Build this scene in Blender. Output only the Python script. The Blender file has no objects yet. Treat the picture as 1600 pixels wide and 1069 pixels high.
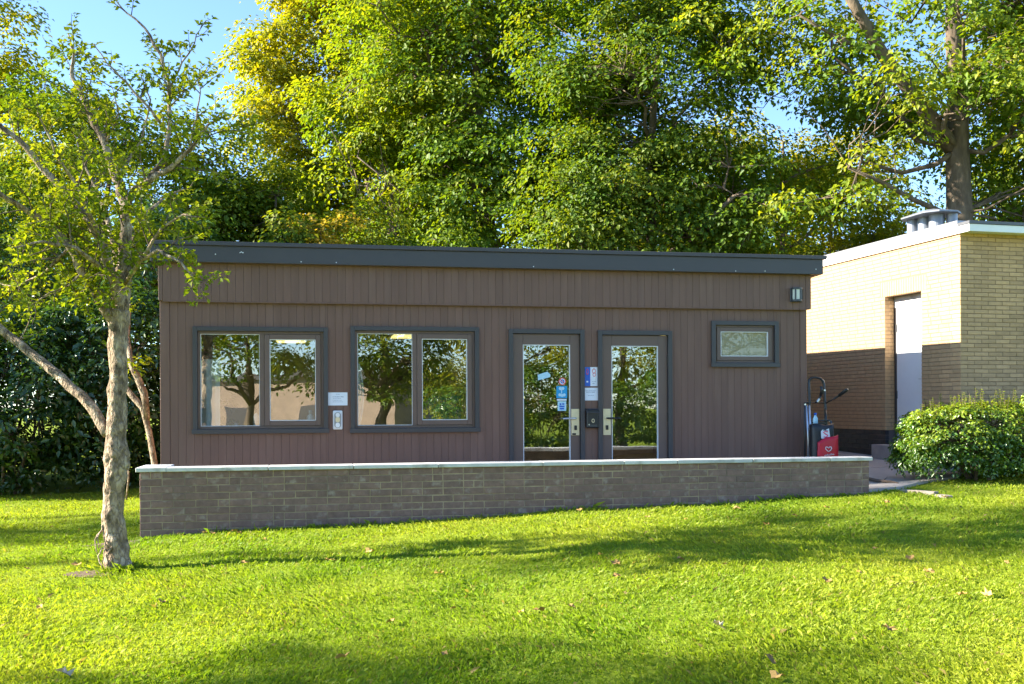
import bpy, bmesh, math, random
import numpy as np
from mathutils import Vector, Matrix, noise

rad = math.radians
scene = bpy.context.scene
COL = scene.collection

# ------------------------------------------------------------------ camera
EYE = 1.6
FPX, YH, ROLL = 1620.0, 635.0, 0.005          # focal length in px of a 1600 px wide frame, horizon row, roll
cam_d = bpy.data.cameras.new('camera')
cam_d.sensor_width = 36.0
cam_d.lens = FPX / 1600.0 * 36.0
cam_d.shift_y = (YH - 534.5) / 1600.0
cam_d.clip_start, cam_d.clip_end = 0.1, 2000.0
cam = bpy.data.objects.new('camera', cam_d)
cam.location = (0, 0, EYE)
cam.rotation_euler = (rad(90), ROLL, 0)
COL.objects.link(cam)
scene.camera = cam

# ------------------------------------------------------------------ sky and sun
SUN_EL, SUN_AZ = rad(27.5), math.atan2(-0.999, -0.04)      # azimuth clockwise from +Y
world = bpy.data.worlds.new('World'); scene.world = world
world.use_nodes = True
wn = world.node_tree
wn.nodes.clear()
sky = wn.nodes.new('ShaderNodeTexSky'); sky.sky_type = 'NISHITA'
sky.sun_disc = False
sky.sun_elevation = SUN_EL; sky.sun_rotation = SUN_AZ % (2 * math.pi)
sky.altitude = 1500; sky.air_density = 1.0; sky.dust_density = 0.1; sky.ozone_density = 4.0
bg = wn.nodes.new('ShaderNodeBackground'); bg.inputs[1].default_value = 0.088
wo = wn.nodes.new('ShaderNodeOutputWorld')
wn.links.new(sky.outputs[0], bg.inputs[0]); wn.links.new(bg.outputs[0], wo.inputs[0])
sd = bpy.data.lights.new('sun', 'SUN'); sd.energy = 5.0; sd.angle = rad(0.5); sd.color = (1.0, 0.90, 0.74)
sun = bpy.data.objects.new('sun', sd); COL.objects.link(sun)
sv = Vector((math.sin(SUN_AZ) * math.cos(SUN_EL), math.cos(SUN_AZ) * math.cos(SUN_EL), math.sin(SUN_EL)))
sun.rotation_euler = sv.to_track_quat('Z', 'Y').to_euler()
sun.location = sv * 60
vs = scene.view_settings
vs.view_transform = 'Standard'; vs.look = 'None'; vs.gamma = 1.0; vs.exposure = 2.28
scene.cycles.max_bounces = 10
scene.cycles.transparent_max_bounces = 12
scene.cycles.sample_clamp_indirect = 6.0

# ------------------------------------------------------------------ helpers
def tag(o, label=None, cat=None, group=None, kind=None):
    if label: o['label'] = label
    if cat: o['category'] = cat
    if group: o['group'] = group
    if kind: o['kind'] = kind
    return o

def empty(name, loc=(0, 0, 0), rz=0.0):
    o = bpy.data.objects.new(name, None)
    o.location = loc; o.rotation_euler = (0, 0, rz); o.empty_display_size = 0.2
    COL.objects.link(o)
    return o

def link(name, me, mat=None, parent=None, loc=None, rot=None):
    o = bpy.data.objects.new(name, me)
    if mat is not None and len(me.materials) == 0: me.materials.append(mat)
    if parent is not None: o.parent = parent
    if loc is not None: o.location = loc
    if rot is not None: o.rotation_euler = rot
    COL.objects.link(o)
    return o

class MB:
    """collects simple shapes into one mesh"""
    def __init__(self): self.v = []; self.f = []; self.sm = []
    def add(self, vs_, fs_, smooth=False):
        b = len(self.v)
        self.v += [tuple(p) for p in vs_]
        self.f += [tuple(i + b for i in f) for f in fs_]
        self.sm += [smooth] * len(fs_)
        return self
    def box(self, x0, x1, y0, y1, z0, z1, ch=0.0):
        if ch <= 0:
            v = [(x0, y0, z0), (x1, y0, z0), (x1, y1, z0), (x0, y1, z0), (x0, y0, z1), (x1, y0, z1), (x1, y1, z1), (x0, y1, z1)]
            f = [(0, 3, 2, 1), (4, 5, 6, 7), (0, 1, 5, 4), (1, 2, 6, 5), (2, 3, 7, 6), (3, 0, 4, 7)]
            return self.add(v, f)
        bm = bmesh.new()
        m = Matrix.Translation(((x0 + x1) / 2, (y0 + y1) / 2, (z0 + z1) / 2)) @ Matrix.Diagonal((x1 - x0, y1 - y0, z1 - z0, 1))
        bmesh.ops.create_cube(bm, size=1, matrix=m)
        bmesh.ops.bevel(bm, geom=bm.edges[:], offset=ch, segments=1, affect='EDGES', profile=0.5)
        bm.verts.index_update()
        self.add([p.co[:] for p in bm.verts], [[q.index for q in f.verts] for f in bm.faces])
        bm.free()
        return self
    def tube(self, pts, radii, sides=6, smooth=True, caps=True):
        pts = [Vector(p) for p in pts]
        n = len(pts)
        if not hasattr(radii, '__len__'): radii = [radii] * n
        t0 = (pts[1] - pts[0]).normalized()
        a = t0.orthogonal().normalized()
        vs_ = []
        for i in range(n):
            t = (pts[min(i + 1, n - 1)] - pts[max(i - 1, 0)]).normalized()
            a = (a - t * a.dot(t))
            a = a.normalized() if a.length > 1e-6 else t.orthogonal().normalized()
            b = t.cross(a)
            for j in range(sides):
                w = 2 * math.pi * j / sides
                vs_.append(pts[i] + (a * math.cos(w) + b * math.sin(w)) * radii[i])
        fs_ = []
        for i in range(n - 1):
            for j in range(sides):
                k = (j + 1) % sides
                fs_.append((i * sides + j, i * sides + k, (i + 1) * sides + k, (i + 1) * sides + j))
        if caps:
            fs_.append(tuple(reversed(range(sides)))); fs_.append(tuple((n - 1) * sides + j for j in range(sides)))
        return self.add(vs_, fs_, smooth)
    def cyl(self, p0, p1, r, sides=16, r1=None):
        return self.tube([p0, p1], [r, r if r1 is None else r1], sides, smooth=False)
    def prism(self, poly, y0, y1):
        """poly in (x,z), extruded along y"""
        n = len(poly)
        v = [(x, y0, z) for x, z in poly] + [(x, y1, z) for x, z in poly]
        f = [tuple(range(n)), tuple(reversed(range(n, 2 * n)))]
        for i in range(n):
            k = (i + 1) % n
            f.append((i, i + n, k + n, k))
        return self.add(v, f)
    def slab(self, poly, z0, z1):
        """poly in (x,y) counter-clockwise, extruded along z"""
        n = len(poly)
        v = [(x, y, z0) for x, y in poly] + [(x, y, z1) for x, y in poly]
        f = [tuple(reversed(range(n))), tuple(range(n, 2 * n))]
        for i in range(n):
            k = (i + 1) % n
            f.append((i, k, k + n, i + n))
        return self.add(v, f)
    def mesh(self, name):
        me = bpy.data.meshes.new(name)
        me.from_pydata(self.v, [], self.f); me.update()
        if any(self.sm): me.polygons.foreach_set('use_smooth', self.sm)
        return me
    def build(self, name, mat, parent=None, loc=None, rot=None):
        return link(name, self.mesh(name), mat, parent, loc, rot)

def np_mesh(name, verts, tris, colors=None, normals_smooth=False):
    """triangle mesh straight from numpy arrays"""
    me = bpy.data.meshes.new(name)
    nv, nt = len(verts), len(tris)
    me.vertices.add(nv); me.vertices.foreach_set('co', np.ascontiguousarray(verts, dtype=np.float32).ravel())
    me.loops.add(nt * 3); me.loops.foreach_set('vertex_index', np.ascontiguousarray(tris, dtype=np.int32).ravel())
    me.polygons.add(nt)
    me.polygons.foreach_set('loop_start', np.arange(0, nt * 3, 3, dtype=np.int32))
    if normals_smooth: me.polygons.foreach_set('use_smooth', np.ones(nt, dtype=bool))
    if colors is not None:
        ca = me.color_attributes.new('tint', 'FLOAT_COLOR', 'POINT')
        ca.data.foreach_set('color', np.ascontiguousarray(colors, dtype=np.float32).ravel())
    me.update(calc_edges=True)
    return me

# ------------------------------------------------------------------ materials
def nodes_of(name):
    m = bpy.data.materials.new(name); m.use_nodes = True
    nt = m.node_tree
    return m, nt, nt.nodes['Principled BSDF']

def mat_plain(name, col, rough=0.6, metal=0.0, var=0.12, scale=8.0, bump=0.0, bscale=60.0, rnd=0.0, stretch=None, dirt=None, spec=0.5):
    """base colour with noise variation, optional per-object variation, dirt patches and fine bump"""
    m, nt, p = nodes_of(name)
    N, L = nt.nodes, nt.links
    tc = N.new('ShaderNodeTexCoord'); mp = N.new('ShaderNodeMapping')
    L.new(tc.outputs['Object'], mp.inputs[0])
    oi = N.new('ShaderNodeObjectInfo')
    sh = N.new('ShaderNodeVectorMath'); sh.operation = 'SCALE'
    comb = N.new('ShaderNodeCombineXYZ')
    for i in range(3): L.new(oi.outputs['Random'], comb.inputs[i])
    L.new(comb.outputs[0], sh.inputs[0]); sh.inputs['Scale'].default_value = 37.0
    L.new(sh.outputs[0], mp.inputs['Location'])
    if stretch: mp.inputs['Scale'].default_value = stretch
    nz = N.new('ShaderNodeTexNoise'); nz.inputs['Scale'].default_value = scale; nz.inputs['Detail'].default_value = 6; nz.inputs['Roughness'].default_value = 0.65
    L.new(mp.outputs[0], nz.inputs['Vector'])
    hsv = N.new('ShaderNodeHueSaturation'); hsv.inputs['Color'].default_value = (*col, 1)
    mr = N.new('ShaderNodeMapRange'); mr.inputs[1].default_value = 0.25; mr.inputs[2].default_value = 0.75
    mr.inputs[3].default_value = 1 - var; mr.inputs[4].default_value = 1 + var
    L.new(nz.outputs[0], mr.inputs[0])
    val = mr.outputs[0]
    if rnd:
        mr2 = N.new('ShaderNodeMapRange'); mr2.inputs[3].default_value = 1 - rnd; mr2.inputs[4].default_value = 1 + rnd
        L.new(oi.outputs['Random'], mr2.inputs[0])
        mu = N.new('ShaderNodeMath'); mu.operation = 'MULTIPLY'
        L.new(val, mu.inputs[0]); L.new(mr2.outputs[0], mu.inputs[1]); val = mu.outputs[0]
    L.new(val, hsv.inputs['Value'])
    out = hsv.outputs[0]
    if dirt:
        dcol, dscale, lo, hi, amt = dirt
        n2 = N.new('ShaderNodeTexNoise'); n2.inputs['Scale'].default_value = dscale; n2.inputs['Detail'].default_value = 5
        L.new(mp.outputs[0], n2.inputs['Vector'])
        r2 = N.new('ShaderNodeMapRange'); r2.inputs[1].default_value = lo; r2.inputs[2].default_value = hi; r2.inputs[4].default_value = amt
        L.new(n2.outputs[0], r2.inputs[0])
        mx = N.new('ShaderNodeMix'); mx.data_type = 'RGBA'
        L.new(r2.outputs[0], mx.inputs[0]); L.new(out, mx.inputs[6]); mx.inputs[7].default_value = (*dcol, 1)
        out = mx.outputs[2]
    L.new(out, p.inputs['Base Color'])
    p.inputs['Roughness'].default_value = rough; p.inputs['Metallic'].default_value = metal
    p.inputs['Specular IOR Level'].default_value = spec
    if bump:
        n3 = N.new('ShaderNodeTexNoise'); n3.inputs['Scale'].default_value = bscale; n3.inputs['Detail'].default_value = 5
        L.new(mp.outputs[0], n3.inputs['Vector'])
        b = N.new('ShaderNodeBump'); b.inputs['Strength'].default_value = bump; b.inputs['Distance'].default_value = 0.01
        L.new(n3.outputs[0], b.inputs['Height']); L.new(b.outputs[0], p.inputs['Normal'])
    return m

def mat_leaf(name, trans=0.45, gloss=0.06, rough=0.45, through=(1.68, 1.5, 0.35)):
    m, nt, p = nodes_of(name)
    N, L = nt.nodes, nt.links
    N.remove(p)
    at = N.new('ShaderNodeAttribute'); at.attribute_name = 'tint'
    df = N.new('ShaderNodeBsdfDiffuse'); tr = N.new('ShaderNodeBsdfTranslucent'); gl = N.new('ShaderNodeBsdfGlossy')
    gl.inputs['Roughness'].default_value = rough; gl.inputs['Color'].default_value = (0.9, 0.95, 0.9, 1)
    L.new(at.outputs['Color'], df.inputs['Color'])
    # light that comes through a leaf is yellower and more saturated than its reflected colour
    tg = N.new('ShaderNodeMix'); tg.data_type = 'RGBA'; tg.blend_type = 'MULTIPLY'; tg.inputs[0].default_value = 1.0
    L.new(at.outputs['Color'], tg.inputs[6]); tg.inputs[7].default_value = (*through, 1)
    L.new(tg.outputs[2], tr.inputs['Color'])
    m1 = N.new('ShaderNodeMixShader'); m1.inputs[0].default_value = trans
    L.new(df.outputs[0], m1.inputs[1]); L.new(tr.outputs[0], m1.inputs[2])
    m2 = N.new('ShaderNodeMixShader'); m2.inputs[0].default_value = gloss
    L.new(m1.outputs[0], m2.inputs[1]); L.new(gl.outputs[0], m2.inputs[2])
    L.new(m2.outputs[0], N['Material Output'].inputs[0])
    return m

def mat_bark(name, cols, scale=6.0, bump=0.6, stretch=(1, 1, 0.35)):
    m, nt, p = nodes_of(name)
    N, L = nt.nodes, nt.links
    tc = N.new('ShaderNodeTexCoord'); mp = N.new('ShaderNodeMapping'); mp.inputs['Scale'].default_value = stretch
    L.new(tc.outputs['Object'], mp.inputs[0])
    nz = N.new('ShaderNodeTexNoise'); nz.inputs['Scale'].default_value = scale; nz.inputs['Detail'].default_value = 8; nz.inputs['Roughness'].default_value = 0.6
    L.new(mp.outputs[0], nz.inputs['Vector'])
    cr = N.new('ShaderNodeValToRGB'); e = cr.color_ramp.elements
    e[0].position = 0.34; e[0].color = (*cols[0], 1); e[1].position = 0.66; e[1].color = (*cols[2], 1)
    k = e.new(0.5); k.color = (*cols[1], 1)
    L.new(nz.outputs[0], cr.inputs[0]); L.new(cr.outputs[0], p.inputs['Base Color'])
    p.inputs['Roughness'].default_value = 0.9
    vo = N.new('ShaderNodeTexNoise'); vo.inputs['Scale'].default_value = scale * 4; vo.inputs['Detail'].default_value = 6
    L.new(mp.outputs[0], vo.inputs['Vector'])
    b = N.new('ShaderNodeBump'); b.inputs['Strength'].default_value = bump; b.inputs['Distance'].default_value = 0.03
    L.new(vo.outputs[0], b.inputs['Height']); L.new(b.outputs[0], p.inputs['Normal'])
    return m

def mat_glass(name, tint=(0.93, 0.97, 0.95), base=0.24):
    m, nt, p = nodes_of(name)
    N, L = nt.nodes, nt.links
    N.remove(p)
    lw = N.new('ShaderNodeLayerWeight'); lw.inputs[0].default_value = 0.5
    pw = N.new('ShaderNodeMath'); pw.operation = 'POWER'; pw.inputs[1].default_value = 5
    L.new(lw.outputs['Facing'], pw.inputs[0])
    mr = N.new('ShaderNodeMapRange'); mr.inputs[3].default_value = base; mr.inputs[4].default_value = 1.0
    L.new(pw.outputs[0], mr.inputs[0])
    tr = N.new('ShaderNodeBsdfTransparent'); tr.inputs[0].default_value = (*tint, 1)
    gl = N.new('ShaderNodeBsdfGlossy'); gl.inputs['Roughness'].default_value = 0.0
    # panes are never perfectly flat: a slow ripple in the reflection
    tc = N.new('ShaderNodeTexCoord'); nz = N.new('ShaderNodeTexNoise'); nz.inputs['Scale'].default_value = 1.6; nz.inputs['Detail'].default_value = 1
    L.new(tc.outputs['Object'], nz.inputs['Vector'])
    b = N.new('ShaderNodeBump'); b.inputs['Strength'].default_value = 0.05; b.inputs['Distance'].default_value = 0.05
    L.new(nz.outputs[0], b.inputs['Height']); L.new(b.outputs[0], gl.inputs['Normal'])
    ms = N.new('ShaderNodeMixShader')
    L.new(mr.outputs[0], ms.inputs[0]); L.new(tr.outputs[0], ms.inputs[1]); L.new(gl.outputs[0], ms.inputs[2])
    L.new(ms.outputs[0], N['Material Output'].inputs[0])
    return m

def mat_emit(name, col, s):
    m, nt, p = nodes_of(name)
    p.inputs['Base Color'].default_value = (*col, 1)
    p.inputs['Emission Color'].default_value = (*col, 1); p.inputs['Emission Strength'].default_value = s
    return m

M = {}
M['board'] = mat_plain('brown_board', (0.160, 0.085, 0.061), 0.6, var=0.10, scale=3.0, bump=0.12, bscale=40, rnd=0.06, stretch=(6, 6, 0.6), dirt=((0.25, 0.155, 0.115), 1.6, 0.52, 0.80, 0.35))
M['slate'] = mat_plain('slate_paint', (0.054, 0.049, 0.052), 0.42, var=0.07, scale=2.0, bump=0.04, bscale=30)
M['frame'] = mat_plain('brown_grey_frame', (0.135, 0.088, 0.070), 0.45, var=0.06, scale=3.0)
M['gasket'] = mat_plain('dark_gasket', (0.02, 0.02, 0.022), 0.6)
M['bead'] = mat_plain('pale_bead', (0.72, 0.73, 0.74), 0.4, var=0.05)
M['glass'] = mat_glass('window_glass')
M['doorglass'] = mat_glass('door_glass', (0.88, 0.95, 0.92), 0.26)
def mat_hazy():
    m = mat_glass('hazy_glass', (0.9, 0.92, 0.85), 0.14); nt = m.node_tree; N, L = nt.nodes, nt.links
    out = N['Material Output']; src = out.inputs[0].links[0].from_socket
    df = N.new('ShaderNodeBsdfDiffuse'); df.inputs[0].default_value = (0.42, 0.38, 0.24, 1)
    ms = N.new('ShaderNodeMixShader'); ms.inputs[0].default_value = 0.6
    L.new(src, ms.inputs[1]); L.new(df.outputs[0], ms.inputs[2]); L.new(ms.outputs[0], out.inputs[0])
    return m
M['hazy'] = mat_hazy()
M['lining'] = mat_plain('inner_lining', (0.30, 0.27, 0.23), 0.8)
M['carpet'] = mat_plain('carpet', (0.045, 0.04, 0.04), 0.95, bump=0.3, bscale=200)
M['ceiling'] = mat_plain('ceiling_tile', (0.42, 0.36, 0.24), 0.9)
M['roof'] = mat_plain('roof_felt', (0.06, 0.06, 0.065), 0.85, var=0.25, scale=4, bump=0.3, bscale=80)
M['lamp_on'] = mat_emit('ceiling_lamp_panel', (1.0, 0.80, 0.30), 0.42)
M['brick'] = mat_plain('dark_brick', (0.198, 0.120, 0.100), 0.75, var=0.28, scale=16, bump=0.5, bscale=70, rnd=0.13, dirt=((0.40, 0.35, 0.30), 11.0, 0.57, 0.75, 0.6))
M['mortar'] = mat_plain('tan_mortar', (0.36, 0.275, 0.18), 0.95, var=0.35, scale=7, bump=0.5, bscale=120, dirt=((0.17, 0.13, 0.105), 2.4, 0.47, 0.62, 0.8))
M['coping'] = mat_plain('coping_concrete', (0.56, 0.56, 0.55), 0.75, var=0.14, scale=6, bump=0.2, bscale=90, rnd=0.10, dirt=((0.20, 0.18, 0.13), 5.0, 0.54, 0.72, 0.7))
M['ybrick'] = mat_plain('yellow_brick', (0.50, 0.318, 0.162), 0.8, var=0.14, scale=14, bump=0.35, bscale=90, rnd=0.16)
M['ymortar'] = mat_plain('brown_mortar', (0.26, 0.18, 0.105), 0.95, var=0.2, scale=10, bump=0.4, bscale=120)
M['pbrick'] = mat_plain('black_plinth_brick', (0.030, 0.026, 0.028), 0.5, var=0.25, scale=14, bump=0.3, bscale=90, rnd=0.2)
M['pmortar'] = mat_plain('plinth_mortar', (0.13, 0.11, 0.10), 0.95)
M['white'] = mat_plain('white_paint', (0.78, 0.79, 0.80), 0.45, var=0.04, scale=3)
M['zinc'] = mat_plain('zinc_flashing', (0.30, 0.31, 0.33), 0.45, metal=0.55, var=0.12, scale=4)
M['darkzinc'] = mat_plain('dark_flashing', (0.10, 0.105, 0.12), 0.5, metal=0.3, var=0.12)
M['duct'] = mat_plain('galvanised_duct', (0.22, 0.24, 0.28), 0.42, metal=0.4, var=0.18, scale=6)
M['concrete'] = mat_plain('path_concrete', (0.36, 0.33, 0.31), 0.9, var=0.16, scale=5, bump=0.35, bscale=120, dirt=((0.16, 0.13, 0.10), 2.0, 0.52, 0.75, 0.5))
M['kerb'] = mat_plain('kerb_stone', (0.26, 0.22, 0.18), 0.9, var=0.25, scale=8, bump=0.4, bscale=60)
M['soil'] = mat_plain('soil', (0.10, 0.066, 0.042), 0.98, var=0.4, scale=12, bump=0.8, bscale=40)
M['brass'] = mat_plain('worn_brass_plate', (0.70, 0.60, 0.40), 0.35, metal=0.35, var=0.1)
M['steel'] = mat_plain('brushed_steel', (0.62, 0.63, 0.65), 0.3, metal=0.9, var=0.08)
M['black'] = mat_plain('black_plastic', (0.016, 0.016, 0.018), 0.4, var=0.2, scale=10)
M['blackmetal'] = mat_plain('black_painted_tube', (0.014, 0.014, 0.015), 0.32, var=0.3, scale=20)
M['paper'] = mat_plain('white_paper', (0.72, 0.77, 0.84), 0.7, var=0.03)
M['ink'] = mat_plain('grey_ink', (0.30, 0.34, 0.42), 0.7)
M['blue'] = mat_plain('blue_print', (0.02, 0.11, 0.52), 0.4, var=0.05)
M['cyan'] = mat_plain('cyan_print', (0.01, 0.30, 0.62), 0.4, var=0.05)
M['palecyan'] = mat_plain('pale_cyan_print', (0.42, 0.68, 0.82), 0.4, var=0.05)
M['redprint'] = mat_plain('red_print', (0.62, 0.05, 0.06), 0.45, var=0.05)
M['redbag'] = mat_plain('red_bag', (0.55, 0.008, 0.03), 0.42, var=0.12, scale=8, bump=0.3, bscale=25)
M['pink'] = mat_plain('pink_print', (0.75, 0.10, 0.22), 0.5)
M['lampglass'] = mat_plain('frosted_lamp_glass', (0.66, 0.68, 0.60), 0.25, var=0.08)
M['anthracite'] = mat_plain('anthracite_metal', (0.045, 0.05, 0.056), 0.4, var=0.08)
M['teal'] = mat_plain('teal_screen', (0.03, 0.16, 0.15), 0.8)
M['rubber'] = mat_plain('rubber', (0.02, 0.02, 0.02), 0.8)
M['deadleaf'] = mat_plain('dead_leaf', (0.44, 0.27, 0.075), 0.8, var=0.3, scale=30, rnd=0.45)
M['stick'] = mat_plain('dry_stick', (0.12, 0.085, 0.06), 0.9, var=0.3)
M['leaf'] = mat_leaf('tree_leaf', 0.48, 0.015, 0.5)
M['glossleaf'] = mat_leaf('laurel_leaf', 0.32, 0.06, 0.36)
M['grass'] = mat_leaf('grass_blade', 0.42, 0.012, 0.5, (1.4, 1.5, 0.45))
M['bark_fg'] = mat_bark('pale_mottled_bark', ((0.085, 0.056, 0.032), (0.36, 0.265, 0.175), (0.56, 0.45, 0.325)), 13.0, 1.0, (1, 1, 0.5))
def add_fissures(m, scale=20.0):
    nt = m.node_tree; N, L = nt.nodes, nt.links
    p = N['Principled BSDF']; col = p.inputs['Base Color'].links[0].from_socket
    tc = N.new('ShaderNodeTexCoord'); mp = N.new('ShaderNodeMapping'); mp.inputs['Scale'].default_value = (1, 1, 0.45)
    L.new(tc.outputs['Object'], mp.inputs[0])
    wz = N.new('ShaderNodeTexNoise'); wz.inputs['Scale'].default_value = 14; wz.inputs['Detail'].default_value = 4
    L.new(mp.outputs[0], wz.inputs['Vector'])
    ad = N.new('ShaderNodeMix'); ad.data_type = 'RGBA'; ad.blend_type = 'LINEAR_LIGHT'; ad.inputs[0].default_value = 0.06
    L.new(mp.outputs[0], ad.inputs[6]); L.new(wz.outputs[1], ad.inputs[7])
    vo = N.new('ShaderNodeTexVoronoi'); vo.feature = 'DISTANCE_TO_EDGE'; vo.inputs['Scale'].default_value = scale
    L.new(ad.outputs[2], vo.inputs['Vector'])
    mr = N.new('ShaderNodeMapRange'); mr.inputs[1].default_value = 0.02; mr.inputs[2].default_value = 0.16; mr.inputs[3].default_value = 0.85; mr.inputs[4].default_value = 0.0
    L.new(vo.outputs['Distance'], mr.inputs[0])
    gate = N.new('ShaderNodeMath'); gate.operation = 'MULTIPLY'
    L.new(mr.outputs[0], gate.inputs[0]); L.new(wz.outputs[0], gate.inputs[1])
    mx = N.new('ShaderNodeMix'); mx.data_type = 'RGBA'
    L.new(gate.outputs[0], mx.inputs[0]); L.new(col, mx.inputs[6]); mx.inputs[7].default_value = (0.035, 0.022, 0.014, 1)
    L.new(mx.outputs[2], p.inputs['Base Color'])
    b = N.new('ShaderNodeBump'); b.inputs['Strength'].default_value = 0.8; b.inputs['Distance'].default_value = 0.012; b.invert = True
    old = p.inputs['Normal'].links[0].from_socket
    L.new(gate.outputs[0], b.inputs['Height']); L.new(old, b.inputs['Normal']); L.new(b.outputs[0], p.inputs['Normal'])
add_fissures(M['bark_fg'])
M['bark'] = mat_bark('grey_brown_bark', ((0.06, 0.043, 0.028), (0.115, 0.085, 0.058), (0.19, 0.145, 0.10)), 5.0, 0.7)

# ------------------------------------------------------------------ ground
GA, GB = 0.0286, 0.0361
CB, SB = math.cos(rad(10.6)), math.sin(rad(10.6))
CABIN_O = (0.0, 13.2)
WALL_O = (0.0, 11.3)
CT, ST = math.cos(rad(14.5)), math.sin(rad(14.5))
YB_O = (6.22, 14.37)

def cabin_sd(x, y):
    dx, dy = x - CABIN_O[0], y - CABIN_O[1]
    return dx * CB + dy * SB, -dx * SB + dy * CB

def yb_xy(x, y):
    dx, dy = x - YB_O[0], y - YB_O[1]
    return dx * CT + dy * ST, -dx * ST + dy * CT

def lawn_z(x, y):
    x = np.asarray(x, dtype=float); y = np.asarray(y, dtype=float)
    z = GA * np.clip(x, -12, 8) + GB * np.clip(y, -12, 19)
    z = z + 0.012 * np.sin(x * 1.7 + 0.6 * y) + 0.010 * np.sin(y * 2.3 - 0.8 * x + 1.0) + 0.006 * np.sin(4.1 * x + 3.3 * y)
    s, d = cabin_sd(x, y)
    inside = (s > -4.2) & (s < 3.95) & (d > -1.72) & (d < 6.4)
    return np.where(inside, np.minimum(z, 0.54), z)

def axis(lo, hi, near_lo, near_hi, step):
    a = list(np.arange(near_lo, near_hi + 1e-6, step))
    g = step
    x = near_hi
    while x < hi: g *= 1.35; x += g; a.append(min(x, hi))
    g = step; x = near_lo; pre = []
    while x > lo: g *= 1.35; x -= g; pre.append(max(x, lo))
    return np.array(pre[::-1] + a)

gx, gy = axis(-400, 400, -10, 10, 0.25), axis(-300, 600, 3.5, 18, 0.25)
XX, YY = np.meshgrid(gx, gy)
ZZ = lawn_z(XX, YY)
nx, ny = len(gx), len(gy)
gv = np.stack([XX.ravel(), YY.ravel(), ZZ.ravel()], 1)
ii = (np.arange(ny - 1)[:, None] * nx + np.arange(nx - 1)[None, :]).ravel()
gt = np.concatenate([np.stack([ii, ii + 1, ii + nx + 1], 1), np.stack([ii, ii + nx + 1, ii + nx], 1)])
def mat_lawn():
    m, nt, p = nodes_of('lawn_turf')
    N, L = nt.nodes, nt.links
    tc = N.new('ShaderNodeTexCoord')
    n1 = N.new('ShaderNodeTexNoise'); n1.inputs['Scale'].default_value = 1.3; n1.inputs['Detail'].default_value = 6
    n2 = N.new('ShaderNodeTexNoise'); n2.inputs['Scale'].default_value = 45; n2.inputs['Detail'].default_value = 4
    L.new(tc.outputs['Object'], n1.inputs['Vector']); L.new(tc.outputs['Object'], n2.inputs['Vector'])
    cr = N.new('ShaderNodeValToRGB'); e = cr.color_ramp.elements
    e[0].position = 0.3; e[0].color = (0.140, 0.205, 0.012, 1); e[1].position = 0.7; e[1].color = (0.210, 0.265, 0.020, 1)
    L.new(n1.outputs[0], cr.inputs[0])
    mx = N.new('ShaderNodeMix'); mx.data_type = 'RGBA'; mx.blend_type = 'OVERLAY'; mx.inputs[0].default_value = 0.35
    L.new(cr.outputs[0], mx.inputs[6]); L.new(n2.outputs[0], mx.inputs[7]); L.new(mx.outputs[2], p.inputs['Base Color'])
    p.inputs['Roughness'].default_value = 1.0; p.inputs['Specular IOR Level'].default_value = 0.1
    b = N.new('ShaderNodeBump'); b.inputs['Strength'].default_value = 0.6; b.inputs['Distance'].default_value = 0.03
    L.new(n2.outputs[0], b.inputs['Height']); L.new(b.outputs[0], p.inputs['Normal'])
    return m
M['lawn'] = mat_lawn()
lawn = link('lawn', np_mesh('lawn', gv, gt, normals_smooth=True), M['lawn'])
tag(lawn, 'gently sloping green lawn in front of the cabin', None, None, 'structure')

# ---- concrete path at the right end of the wall, in slabs
def w_from_cabin(s, d): return (CABIN_O[0] + s * CB - d * SB, CABIN_O[1] + s * SB + d * CB)
def w_from_yb(x, y): return (YB_O[0] + x * CT - y * ST, YB_O[1] + x * ST + y * CT)
PATH = [w_from_cabin(3.86, -1.86), (4.62, 12.33), (4.98, 12.75), (5.75, 13.35), w_from_yb(-0.04, -0.15), w_from_yb(-0.03, 4.6), w_from_cabin(4.12, 4.6), w_from_cabin(4.04, -0.0), w_from_cabin(3.86, -0.02)]
path_root = empty('path', (0, 0, 0)); tag(path_root, 'pale concrete slab path beside the brown brick wall', None, None, 'structure')
def poly_top(poly, th=0.07, up=0.035):
    bm = bmesh.new()
    top = [bm.verts.new((x, y, float(lawn_z(x, y)) + up)) for x, y in poly]
    f = bm.faces.new(top)
    r = bmesh.ops.extrude_face_region(bm, geom=[f])
    for v in r['geom']:
        if isinstance(v, bmesh.types.BMVert): v.co.z -= th
    bmesh.ops.recalc_face_normals(bm, faces=bm.faces[:])
    me = bpy.data.meshes.new('slab'); bm.to_mesh(me); bm.free()
    return me
def cut_poly(poly, p, n, keep):
    out = []
    k = len(poly)
    for i in range(k):
        a, b = Vector(poly[i]), Vector(poly[(i + 1) % k])
        da, db = (a - p).dot(n) * keep, (b - p).dot(n) * keep
        if da >= 0: out.append(tuple(a))
        if da * db < 0: out.append(tuple(a.lerp(b, da / (da - db))))
    return out
nrm = Vector((-0.12, 1.0)).normalized()
cuts = [12.95, 14.6, 16.3]
rest = PATH
for cy in cuts + [None]:
    if cy is None: piece = rest
    else:
        piece = cut_poly(rest, Vector((4.6, cy - 0.012)), nrm, -1); rest = cut_poly(rest, Vector((4.6, cy + 0.012)), nrm, 1)
    if len(piece) > 2: link('slab', poly_top(piece), M['concrete'], path_root)
# walkway behind the wall
wk = MB().box(-4.05, 4.3, -1.62, -0.03, 0.45, 0.60)
walk = wk.build('walkway', M['concrete'], None, (*CABIN_O, 0), (0, 0, rad(10.6)))
tag(walk, 'concrete walkway between the low wall and the cabin doors', None, None, 'structure')

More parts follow.
